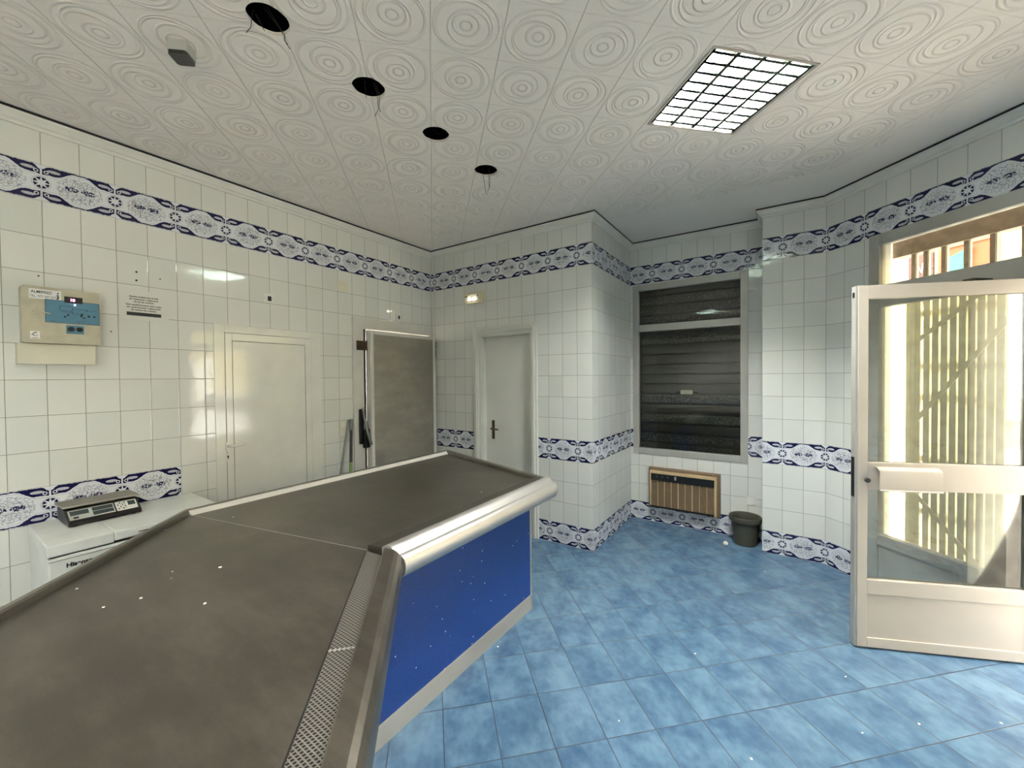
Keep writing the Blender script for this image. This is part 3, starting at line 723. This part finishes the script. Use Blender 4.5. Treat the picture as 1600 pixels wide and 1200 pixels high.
# scissor gate outside
gt = thing('scissor_gate', 'cream steel folding security gate outside the side light', 'gate', (DX, DY, 0), RM45)
ts = [.445, .475, .505]+[.556+.0505*k-.00035*k*k for k in range(15)]
for i, t in enumerate(ts):
    b = MB(); w2 = .0185 if i > 2 else .014
    pr = [(t-w2, .235), (t-w2, .215), (t+w2, .215), (t+w2, .235), (t+w2-.004, .235), (t+w2-.004, .220), (t-w2+.004, .220), (t-w2+.004, .235)]
    b.loft([[(x, y, .0) for x, y in pr], [(x, y, 2.22) for x, y in pr]]); b.obj('gate_slat', 'gate', gt)
for t0, z0, t1, z1 in ((.50, 1.25, 1.19, 2.22), (.50, .72, 1.19, -.02), (.50, 1.82, 1.0, 2.22), (.80, .0, 1.19, .50)):
    b = MB(); v = Vector((t1-t0, 0, z1-z0)).normalized(); nn_ = Vector((-v.z, 0, v.x))*.014
    P0, P1 = Vector((t0, .205, z0)), Vector((t1, .205, z1))
    b.loft([[tuple(P0+nn_), tuple(P0-nn_), tuple(P0-nn_+Vector((0, .006, 0))), tuple(P0+nn_+Vector((0, .006, 0)))], [tuple(P1+nn_), tuple(P1-nn_), tuple(P1-nn_+Vector((0, .006, 0))), tuple(P1+nn_+Vector((0, .006, 0)))]]); b.obj('gate_brace', 'gate', gt)
for z in (.60, .98, 1.42, 1.64, 2.02):
    MB().box((.44, .238, z-.022), (1.17, .243, z+.022)).obj('gate_crossbar', 'gate', gt)
b = MB(); b.box((.34, .205, 2.455), (2.17, .30, 2.62)); b.box((.34, .205, 2.20), (2.17, .25, 2.235)); b.obj('gate_head_rail', 'gate_rust', gt, bevel=.004)
for i, t in enumerate((.467, .54, .643, .763, .89, 1.03, 1.16, 1.30, 1.44, 1.58, 1.72, 1.86, 2.0)):
    b = MB(); b.box((t-.013, .225, 2.23), (t+.009, .24, 2.46)); bar = b.obj('transom_bar', 'gate_rust', gt)
    MB().box((t+.012, .225, 2.23), (t+.022, .24, 2.46)).obj('bar_flange', 'gate', bar)

# ------------------------------------------------------------------ added right wall window (outside the frame), lets in fill daylight
w = thing('fill_window', 'large added fill light window in the street side wall', None, (5.53, -.98, 0), -R90, kind='structure')
b = MB(); frame(b, 2.895, 4.855, .395, 2.605, .06, -.01, .05); b.box((3.84, -.01, .455), (3.92, .05, 2.545)); b.obj('window_frame', 'alu_frame', w, bevel=.003)  # frame of the added fill window
for a, c in ((2.95, 3.842), (3.918, 4.80)): MB().box((a, .018, .45), (c, .024, 2.55)).obj('pane', 'glass', w)  # panes of the added fill window

# ------------------------------------------------------------------ ceiling lamps
def lamp(c, lab, tm='fill_tube'):
    o = thing('ceiling_light', lab, 'ceiling light', (c[0], c[1], ZC), PI/4, 'recessed ceiling lights')
    h = LH; b = MB()
    frame2 = lambda bb, a, t, z0, z1: [bb.box((-a, -a, z0), (-a+t, a, z1)), bb.box((a-t, -a, z0), (a, a, z1)), bb.box((-a+t, -a, z0), (a-t, -a+t, z1)), bb.box((-a+t, a-t, z0), (a-t, a, z1))]
    frame2(b, h+.006, .010, -.006, -.0005); frame2(b, h-.003, .004, -.0005, .095); b.box((-h+.003, -h+.003, .095), (h-.003, h-.003, .10))
    b.obj('housing', 'alu_white', o)
    xs = [-.205, -.068, .068, .205]
    for x in xs: MB().tube([(x, -h+.02, .058), (x, h-.02, .058)], .013, 14).obj('tube', tm, o, smooth=60)
    b = MB()
    for x in (-.137, 0, .137): b.loft([[(x-.010, y, .0), (x, y, .046), (x+.010, y, .0), (x, y, -.002)] for y in (-h+.008, h-.008)])
    for s_ in (-1, 1): b.loft([[(s_*(h-.008), y, .0), (s_*(h-.010), y, .055), (s_*(h-.022), y, .0)] for y in (-h+.008, h-.008)])
    nb = 9
    for k in range(nb):
        y = -h+.03+(2*h-.06)*k/(nb-1)
        for j, x in enumerate(xs):
            rr = []
            for q in range(9):
                xx = x-.058+.116*q/8; dip = .020*(1-((xx-x)/.058)**2)
                rr.append([(xx, y-.008, .002), (xx, y+.008, .002), (xx, y+.001, .044-dip), (xx, y-.001, .044-dip)])
            b.loft(rr)
    b.obj('louvre', 'louvre', o)
    return o
lamp(LAMPS[0], 'lit square recessed ceiling light with four tubes and mirror louvre', 'tube')
lamp(LAMPS[1], 'added unseen recessed fill light above the rear end of the counter')  # extra lamp out of view, put in to brighten the room
lamp(LAMPS[2], 'added unseen recessed fill light behind the viewer near the street side wall')  # second extra lamp out of view, also only for fill

# wires hanging from the round cut-outs
def wires(x, y, lab, ws):
    o = thing('hanging_wires', lab, 'wires', (x, y, ZC), 0, None)
    for pts in ws: MB().tube([(a, b_, z) for a, b_, z in pts], .0014, 6).obj('wire', 'iron', o)
wires(1.694, -2.586, 'twisted wires hanging from the nearest round ceiling hole', [
    [(-.06, -.03, .05), (-.07, -.035, -.02), (-.075, -.05, -.05)], [(-.03, .0, .06), (.0, .045, .0), (.015, .05, -.03), (.03, .05, -.045), (.02, .06, -.06), (.05, .06, -.10)],
    [(-.01, .0, .06), (.005, .05, -.01), (.025, .052, -.035), (.015, .055, -.05), (.03, .062, -.07)], [(-.06, -.02, .04), (-.03, -.0, -.03)]])
wires(1.696, -2.107, 'pair of thin wires hanging from the second round ceiling hole', [
    [(.0, .02, .06), (.03, .03, -.02), (.035, .03, -.10), (.02, .02, -.135)], [(.01, .02, .06), (.045, .035, -.03), (.04, .03, -.09), (.05, .03, -.12)], [(-.03, 0, .05), (-.02, .0, -.04)]])
wires(1.695, -1.631, 'short wire curled inside the third round ceiling hole', [[(-.03, .0, .05), (0, .01, .01), (.03, .03, .012), (.05, .0, .05)]])
wires(1.681, -1.120, 'looped thin wires hanging from the farthest round ceiling hole', [
    [(-.03, 0, .05), (-.025, .0, -.02), (-.005, .0, -.14), (.005, .0, -.165)], [(.03, 0, .05), (.035, .0, -.05), (.03, .0, -.12), (.012, .0, -.15)], [(0, .02, .05), (.01, .02, -.05), (.02, .01, -.12)]])
# grey sensor box on the ceiling
s = thing('ceiling_sensor', 'small grey box with dark cover fixed to the ceiling', 'sensor', (1.249, -2.732, ZC), math.radians(42))
b = MB(); b.rbox(-.042, .036, -.042, .036, 0, .045, .012); 
for i, v in enumerate(b.v): b.v[i] = (v[0], v[2], -v[1])
b.obj('sensor_housing', 'galv', s, smooth=40)
b = MB(); b.rbox(-.040, .034, -.040, .034, .045, .060, .012)
for i, v in enumerate(b.v): b.v[i] = (v[0], v[2], -v[1])
b.obj('sensor_cover', 'smoke', s, smooth=40)

# ------------------------------------------------------------------ service counter
C = thing('service_counter', 'angled stainless steel counter with speckled blue front', 'counter', (1.5, -1.9, 0), 0)
def sub(P): return (P[0]-1.5, P[1]+1.9)
V2 = lambda p: Vector((p[0], p[1]))
P0, P1, P2, P5 = V2(sub((.847, -.657))), V2(sub((2.15, -1.09))), V2(sub((2.15, -2.39))), V2(sub((.867, -2.647)))
e2 = Vector((.70711, -.70711)); n2 = Vector((.70711, .70711))
P3 = P2+e2*2.5; P4 = P5+e2*2.4
def inter(p, d, q, e): # line p+td with line q+se
    det = d.x*(-e.y)+e.x*d.y; w_ = q-p; t = (w_.x*(-e.y)+e.x*w_.y)/det; return p+d*t
def strip(prof, A, B, nrm, planeA, planeB, b, mi=0, closed=True):
    """profile (offset outwards from line AB, z) run from mitre plane A to B; planes are (point, direction)"""
    d = (B-A).normalized(); ra, rb = [], []
    for o, z in prof:
        q = A+nrm*o; a = inter(q, d, *planeA); c = inter(q, d, *planeB); ra.append((a.x, a.y, z)); rb.append((c.x, c.y, z))
    b.loft([ra, rb], closed=closed, caps=closed, mi=mi)
mit = (P5, (P2-P5).normalized()); endcap = (P1, (P0-P1).normalized()); far2 = (P3, n2)
ex = Vector((1, 0)); back_n = Vector((-1, 0))
TZ = .897
# worktops
def poly_in(off_f, off_b, sec):
    if sec == 1:
        A = P2+ex*off_f; dA = Vector((0, 1)); Bk = P5+back_n*(-off_b)
        nrm = Vector(((P0-P1).normalized().y, -(P0-P1).normalized().x)); 
        cap = (P1-Vector((.03, .0))*0+Vector((0, -1))*.036, (P0-P1).normalized())
        a = inter(A, dA, *mit); c = inter(A, dA, *cap); g = inter(Bk, dA, *cap); h = inter(Bk, dA, *mit)
        return [a, c, g, h]
    A = P2+n2*off_f; Bk = P5+n2*off_b
    a = inter(A, e2, *far2); c = inter(A, e2, *mit); g = inter(Bk, e2, *mit); h = inter(Bk, e2, *far2)
    return [a, c, g, h]
p1 = poly_in(-.105, .030, 1); p2 = poly_in(-.090, .030, 2)
b = MB(); b.prism([tuple(p) for p in p1], TZ-.02, TZ); b.obj('worktop', 'steel_top', C)
b = MB(); b.prism([tuple(p) for p in p2], TZ-.02, TZ-.0005); b.obj('worktop', 'steel_top', C)
# grille channel of section two
A = P2+n2*-.088; Bq = P2+n2*-.022
ga, gb = inter(A, e2, *mit)+e2*.012, inter(Bq, e2, *mit)+e2*.03
gc, gd = inter(Bq, e2, *far2), inter(A, e2, *far2)
b = MB(); b.add([(ga.x, ga.y, TZ+.004), (gb.x, gb.y, TZ+.004), (gc.x, gc.y, TZ+.004), (gd.x, gd.y, TZ+.004), (ga.x, ga.y, TZ+.002), (gb.x, gb.y, TZ+.002), (gc.x, gc.y, TZ+.002), (gd.x, gd.y, TZ+.002)], [(0, 1, 2, 3), (7, 6, 5, 4), (0, 4, 5, 1), (1, 5, 6, 2), (2, 6, 7, 3), (3, 7, 4, 0)])
b.obj('drain_grille', 'grille', C, uv=lambda co, n: ((Vector((co.x, co.y))-P2).dot(n2), (Vector((co.x, co.y))-P2).dot(e2)))
j0 = P2+e2*1.30+n2*-.088; b = MB(); 
for k in range(6):
    q = P2+e2*.56+n2*(-.084+.011*k); b.box((q.x-.0035, q.y-.0035, TZ+.004), (q.x+.0035, q.y+.0035, TZ+.0055))
b.obj('grille_joint', 'steel_bright', C)
b = MB(); q0, q1 = inter(P2+n2*-.094, e2, *mit)+e2*.01, inter(P2+n2*-.094, e2, *far2); q2, q3 = q1+n2*.005, q0+n2*.005
b.add([(p.x, p.y, TZ+.0006) for p in (q0, q1, q2, q3)], [(0, 1, 2, 3)]); b.obj('gutter_gap', 'ink', C)
# back rims and end rim
RB = [(-.030, TZ-.002), (-.026, .916), (-.020, .922), (-.002, .922), (.002, .916), (.002, .80), (-.030, .80)]
b = MB(); strip(RB, P5, P0, back_n, mit, endcap, b); strip(RB, P4, P5, -n2, far2, mit, b)
rimb = b.obj('back_rim', 'steel_rim', C, smooth=25)
RI = [(-.026, .9175), (-.030, .9165), (-.056, TZ+.001), (-.056, TZ-.002), (-.026, TZ-.002)]
b = MB(); strip(RI, P5, P0, back_n, mit, (P1+Vector((0, -.036)), (P0-P1).normalized()), b); b.obj('rim_slope', 'rim_highlight', C)  # strip of reflected light along the inner rim, put into its colour
RE = [(-.036, TZ-.002), (-.034, .914), (-.026, .922), (.002, .922), (.004, .912), (.004, .80), (-.036, .80)]
ce = (P1-P0).normalized(); ne = Vector((-ce.y, ce.x))
b = MB(); strip(RE, P0, P1, ne, (P0, Vector((0, 1))), (P1+ex*.0, Vector((0, 1))), b); b.obj('end_rim', 'steel_rim', C, smooth=25)
# front edge section one: flat strip, bead, groove, bullnose (offsets from x = 2.15 line)
FS = [(-.106, TZ-.002), (-.100, .918), (-.094, .921), (-.032, .921), (-.032, .80), (-.106, .80)]
b = MB(); strip(FS, P2, P1, ex, mit, endcap, b); b.obj('front_strip', 'steel_dark', C, smooth=25)
b = MB(); strip([(-.112, TZ-.001), (-.112, TZ+.0015), (-.107, TZ+.0015), (-.107, TZ-.001)], P2, P1, ex, mit, endcap, b); b.obj('weld_line', 'steel_bright', C)
b = MB(); sa = (P2-P5).normalized(); sn = Vector((-sa.y, sa.x)); q0, q1 = P5+sa*.04, P2-sa*.10
b.add([(p.x, p.y, TZ+.0009) for p in (q0, q1, q1+sn*.004, q0+sn*.004)]+[(p.x, p.y, TZ) for p in (q0, q1, q1+sn*.004, q0+sn*.004)], [(0, 1, 2, 3), (0, 4, 5, 1), (1, 5, 6, 2), (2, 6, 7, 3), (3, 7, 4, 0)]); b.obj('weld_seam', 'steel_nose', C)
NS = [(-.031, .921), (-.024, .9275), (-.012, .931), (.002, .931), (.014, .927), (.026, .918), (.036, .906), (.041, .9015), (.047, .9025), (.055, .904), (.066, .900), (.076, .888), (.081, .872), (.081, .852), (.075, .832), (.063, .818), (.048, .810), (.0, .806), (-.031, .806)]
b = MB(); strip(NS, P2, P1, ex, mit, (P1, (P0-P1).normalized()), b); b.obj('front_bullnose', 'steel_nose', C, smooth=35)
# front edge section two
F2 = [(-.021, TZ-.002), (-.019, .919), (-.014, .922), (.016, .922), (.026, .920), (.040, .912), (.052, .898), (.058, .880), (.060, .860), (.056, .838), (.046, .820), (.030, .810), (-.021, .806)]
b = MB(); strip(F2, P2, P3, n2, mit, far2, b); b.obj('front_bullnose', 'steel_top', C, smooth=14)
# body, panels, kick
pf = lambda o1, o2: [inter(P2+ex*o1, Vector((0, 1)), P1+Vector((0, -.012)), (P0-P1).normalized()), inter(P2+ex*o1, Vector((0, 1)), *mit), inter(P2+n2*o1, e2, *far2)]
def body(o1, ob, z0, z1, name, mat, inset=.012):
    capp = (P1+Vector((0, -inset)), (P0-P1).normalized())
    pts = [inter(P5+back_n*-ob, Vector((0, 1)), *capp), inter(P5+back_n*-ob, Vector((0, 1)), *mit), inter(P5+n2*ob, e2, *far2), inter(P2+n2*o1, e2, *far2), inter(P2+ex*o1, Vector((0, 1)), *mit), inter(P2+ex*o1, Vector((0, 1)), *capp)]
    b = MB(); b.prism([tuple(p) for p in pts], z0, z1); return b.obj(name, mat, C)
body(-.160, .05, .0, .878, 'cabinet_body', 'steel_rim', .02)
def sheet(o1, o2, z0, z1, name, mat):
    capp = (P1+Vector((0, -.012)), (P0-P1).normalized())
    b = MB(); strip([(o1, z0), (o2, z0), (o2, z1), (o1, z1)], P2, P1, ex, mit, (sub_cap, Vector((1, -.33)).normalized()), b)
    strip([(o1, z0), (o2, z0), (o2, z1), (o1, z1)], P2, P3, n2, mit, far2, b); return b.obj(name, mat, C)
sub_cap = P1+Vector((-.15, .045-.0))
sub_cap = V2(sub((2.0, -1.085)))
sheet(-.158, -.150, .10, .806, 'front_panel', 'blue'); sheet(-.158, -.146, .0, .10, 'kick_plate', 'alu')
b = MB(); q = V2(sub((2.0, -1.085))); b.box((q.x-.018, q.y-.002, .1), (q.x+.004, q.y+.012, .806)); b.obj('corner_trim', 'alu', C, bevel=.002)
b = MB(); b.box((q.x-.03, q.y-.002, .0), (q.x+.006, q.y+.014, .10)); b.obj('kick_corner', 'alu', C, bevel=.002)
# flakes of paint lying on the counter and the floor
fl = [(1.92, -1.51, TZ, .006, 'small white paint flake alone near the front edge of the far counter section'),
      (1.13, -2.53, TZ, .005, 'white paint flake just past the counter seam near the back bend'),
      (1.06, -2.78, TZ, .004, 'tiny pale flake on the near counter section beside the back bend'),
      (1.71, -2.80, TZ, .007, 'largest white paint flake in the middle of the near counter section'),
      (1.60, -2.91, TZ, .004, 'tiny white flake just left of the largest flake on the counter'),
      (1.66, -2.93, TZ, .003, 'faint speck of white paint below the largest flake on the counter'),
      (1.48, -3.13, TZ, .005, 'white sliver of paint near the left rim of the near counter section'),
      (1.74, -3.03, TZ, .006, 'round white paint flake low in the middle of the near counter section'),
      (1.71, -3.11, TZ, .005, 'white paint flake to the lower left of the round counter flake'),
      (1.95, -2.93, TZ, .006, 'bright white paint flake rightmost on the near counter section'),
      (2.04, -1.52, 0, .006, 'white paint flake on the floor against the blue counter front'),
      (3.02, -.95, 0, .006, 'white paint flake on the floor in the middle of the room'),
      (3.33, -1.51, 0, .006, 'white paint flake on the floor at the bottom centre of the picture'),
      (2.81, -1.63, 0, .005, 'white paint flake on the floor between counter and middle of the room'),
      (3.71, -.71, 0, .005, 'white paint flake on the floor just in front of the open door leaf'),
      (3.95, -.90, 0, .007, 'largest white paint flake on the floor in front of the door leaf'),
      (3.73, -1.10, 0, .005, 'white paint flake on the floor left of the largest floor flake'),
      (4.26, -.69, 0, .006, 'white paint flake on the floor at the right edge of the picture'),
      (3.31, .40, 0, .006, 'white paint flake on the floor in front of the column')]
proto = None
for x, y, z, r_, lb in fl:
    if proto is None:
        bm_ = MB(); bm_.lathe([(.0001, 0), (1., .0), (.85, .35), (.3, .5), (.0001, .5)], n=7)
        proto = bm_.obj('paint_flake', 'flake'); o = proto
    else:
        o = proto.copy(); COL.objects.link(o)
    o.location = (x, y, z); o.scale = (r_, r_*.75, r_*.6); o.rotation_euler = (0, 0, random.random()*6)
    tag(o, lb, 'paint flake', 'white paint flakes on the counter' if z else 'white paint flakes on the floor')

# ------------------------------------------------------------------ chest freezer and scale (left wall side)
Z = .81
f = thing('chest_freezer', 'white chest freezer against the left wall behind the counter', 'freezer', (.30, -2.72, 0), R90)
# local x along wall (-.37..+.37), -y into room (front at -.27), back at +.285
b = MB(); b.box((-.362, -.262, .03), (.362, .285, .748)); b.obj('body', 'freezer', f, bevel=.008)
b = MB(); b.box((-.368, -.268, .755), (-.134, .285, Z)); b.box((-.133, -.268, .762), (.368, .285, Z)); lid = b.obj('lid', 'freezer', f, bevel=.006)
b = MB(); b.box((-.04, -.2695, .779), (.10, -.262, .784)); b.obj('handle_slot', 'smoke', lid)
MB().box((-.355, -.255, .748), (.355, .28, .756)).obj('lid_seal', 'ink', f)
MB().box((-.362, -.2635, .730), (.362, -.2625, .732)).obj('body_line', 'lcd', f)
text('Hisense', .028, (-.305, -.2632, .690), f, name='logo', bold=.0012)
for x in (-.3, .3):
    for y in (-.2, .22): MB().lathe([(.0001, 0), (.02, 0), (.02, .03), (.0001, .03)], (x, y, 0), 12).obj('foot', 'black', f)
sc_ = thing('weighing_scale', 'black shop weighing scale with steel platter on the chest freezer', 'scale', (.16, -2.83, Z), math.radians(90+1.5))
# local: x along (-.15..+.15), -y front (room) ; back +y
b = MB(); pr = [(.11, .006), (.11, .075), (-.045, .080), (-.118, .030), (-.130, .020), (-.128, .006)]
b.loft([[(-.150, y, z) for y, z in pr], [(.150, y, z) for y, z in pr]]); b.obj('housing', 'black', sc_, bevel=.004)
for x in (-.12, .12):
    for y in (-.10, .09): MB().lathe([(.0001, 0), (.012, 0), (.012, .008), (.0001, .008)], (x, y, 0), 12).obj('foot', 'rubber', sc_)
b = MB(); b.box((-.158, -.055, .088), (.158, .125, .100)); b.box((-.06, -.03, .078), (.06, .08, .089)); pl = b.obj('platter', 'steel_door', sc_, bevel=.005)
# front panel lying on the sloped face
fv = Vector((0, -.118+.045, .030-.080)); fl_ = fv.length; fv.normalize(); nv = Vector((0, -fv.z*-1, fv.y*-1)); nv = Vector((0, fv.z, -fv.y)).normalized()
def slope(x0, x1, s0, s1, h0, h1, name, mat, parent):
    vs = []
    for hh in (h0, h1):
        for xx, ss_ in ((x0, s0), (x1, s0), (x1, s1), (x0, s1)):
            q = Vector((xx, -.045, .080))+fv*(ss_*fl_)+nv*hh; vs.append(tuple(q))
    b = MB(); b.add(vs, [(3, 2, 1, 0), (4, 5, 6, 7), (0, 1, 5, 4), (1, 2, 6, 5), (2, 3, 7, 6), (3, 0, 4, 7)]); return b.obj(name, mat, parent)
pn = slope(-.140, .040, .14, .93, -.001, .0015, 'display_panel', 'keypad', sc_)
slope(-.134, -.062, .22, .58, .0012, .0022, 'display_window', 'lcd', pn)
slope(-.048, .036, .20, .50, .0012, .0022, 'display_window', 'lcd', pn); slope(-.048, .036, .54, .84, .0012, .0022, 'display_window', 'lcd', pn)
slope(-.125, -.105, .70, .86, .0012, .0022, 'display_mark', 'ink', pn)
kp = slope(.048, .138, .14, .93, -.001, .0015, 'keypad', 'white_plastic', sc_)
for i in range(4):
    for j in range(4): slope(.054+.010*i, .060+.010*i, .22+.17*j, .32+.17*j, .0012, .003, 'key', 'lcd' if (i+j) % 2 else 'keypad', kp)
slope(.100, .132, .22, .60, .0012, .0025, 'key_pad_dark', 'lcd', kp)

# ------------------------------------------------------------------ street outside
tag(MB().box((-30, -30, -.16), (40, 40, -.125)).obj('street_ground', 'asphalt'), 'grey asphalt street outside the shop', None, None, 'structure')
fb = thing('apartment_building', 'pale yellow apartment building across the street', 'building', (DX+8*.70711, DY+8*.70711, -.12), RM45)
b = MB(); b.box((-14, 0, 0), (14, 3, 9)); b.obj('facade_wall', 'facade', fb)
for (a, c, z0, z1) in ((-4.32, -3.33, 3.3, 4.55),):
    b = MB(); frame(b, a, c, z0, z1, .10, -.06, .0); b.box((a+.1, -.02, z0+.1), (c-.1, .0, z1-.1)); b.obj('window', 'orange', fb)
b = MB(); b.loft([[(-4.16, -.10, 4.22), (-3.72, -.10, 4.38), (-3.74, -.085, 4.38), (-4.16, -.085, 4.22)], [(-4.08, -.12, 3.52), (-3.78, -.12, 3.56), (-3.78, -.10, 3.56), (-4.08, -.10, 3.52)]]); b.obj('awning_cloth', 'turquoise', fb)
b = MB(); b.box((-4.90, -.05, 3.3), (-4.42, 0, 4.5)); sh = b.obj('closed_shutter', 'redbrown', fb)
MB().tube([(-4.75, -.06, 4.05), (-4.68, -.06, 4.18), (-4.63, -.06, 4.05), (-4.60, -.06, 4.25), (-4.54, -.06, 4.15), (-4.52, -.06, 4.30)], .018, 6).obj('painted_scribble', 'flake', sh)
b = MB()
for z in (3.52, 3.66): b.box((-3.35, -.5, z), (-2.2, -.48, z+.02))
for k in range(9): b.box((-3.3+.13*k, -.5, 3.2), (-3.285+.13*k, -.48, 3.66))
b.obj('balcony_rail', 'iron', fb)
for k in range(5):
    b = MB(); x = -2.2+2.6*k; b.box((x, -.03, 1.0), (x+1.1, 0, 2.4)); b.obj('window', 'facade_w' if k % 2 else 'redbrown', fb)
fb2 = thing('street_house', 'white house across the side street', 'building', (19, -18, -.12), -R90)
MB().box((-9, 0, 0), (9, 3, 8)).obj('facade_wall', 'facade_w', fb2)
for k in range(4): MB().box((-6+3*k, -.03, 1.0), (-4.8+3*k, 0, 2.6)).obj('window', 'redbrown', fb2)
# parked car
cr = thing('parked_car', 'silver car parked in the street outside the entrance', 'car', (7.6, 1.55, -.125), RM45+.1)
side = [(-2.0, .35), (-2.05, .62), (-1.95, .80), (-1.15, .95), (-.55, 1.38), (.75, 1.42), (1.45, 1.02), (1.95, .92), (2.05, .6), (2.0, .35)]
rings = [[(x, y, z) for x, z in side] for y in (-.80,)]+[[(x*1.0, y, z) for x, z in side] for y in (-.78, .78, .80)]
b = MB()
rr = []
for y, k in ((-.84, .0), (-.72, 1.), (.72, 1.), (.84, .0)):
    rr.append([(x*(1-.02*(1-k)), y*(1 if z < .9 else .88), z-(.03*(1-k) if z > .6 else 0)) for x, z in side])
b.loft(rr); b.obj('car_body', 'carpaint', cr, bevel=.03, segs=3)
for s_ in (-1, 1):
    b = MB(); b.loft([[(-1.0, s_*.765, .98), (-.52, s_*.755, 1.31), (.70, s_*.755, 1.34), (1.25, s_*.765, 1.02)], [(-1.0, s_*.70, .98), (-.52, s_*.69, 1.31), (.70, s_*.69, 1.34), (1.25, s_*.70, 1.02)]]); b.obj('side_window', 'carglass', cr)
b = MB(); b.loft([[(-1.13, -.62, .975), (-.58, -.56, 1.372), (-.55, -.56, 1.37), (-1.10, -.62, .95)], [(-1.13, .62, .975), (-.58, .56, 1.372), (-.55, .56, 1.37), (-1.10, .62, .95)]]); b.obj('windscreen', 'carglass', cr)
for x in (-1.3, 1.3):
    for s_ in (-1, 1):
        MB().lathe([(.0001, -.09), (.28, -.09), (.31, -.06), (.31, .06), (.28, .09), (.0001, .09)], (0, 0, 0), 28, m=Matrix.Translation((x, s_*.76, .31)) @ Matrix.Rotation(PI/2, 4, 'X')).obj('wheel', 'tyre', cr, smooth=40)
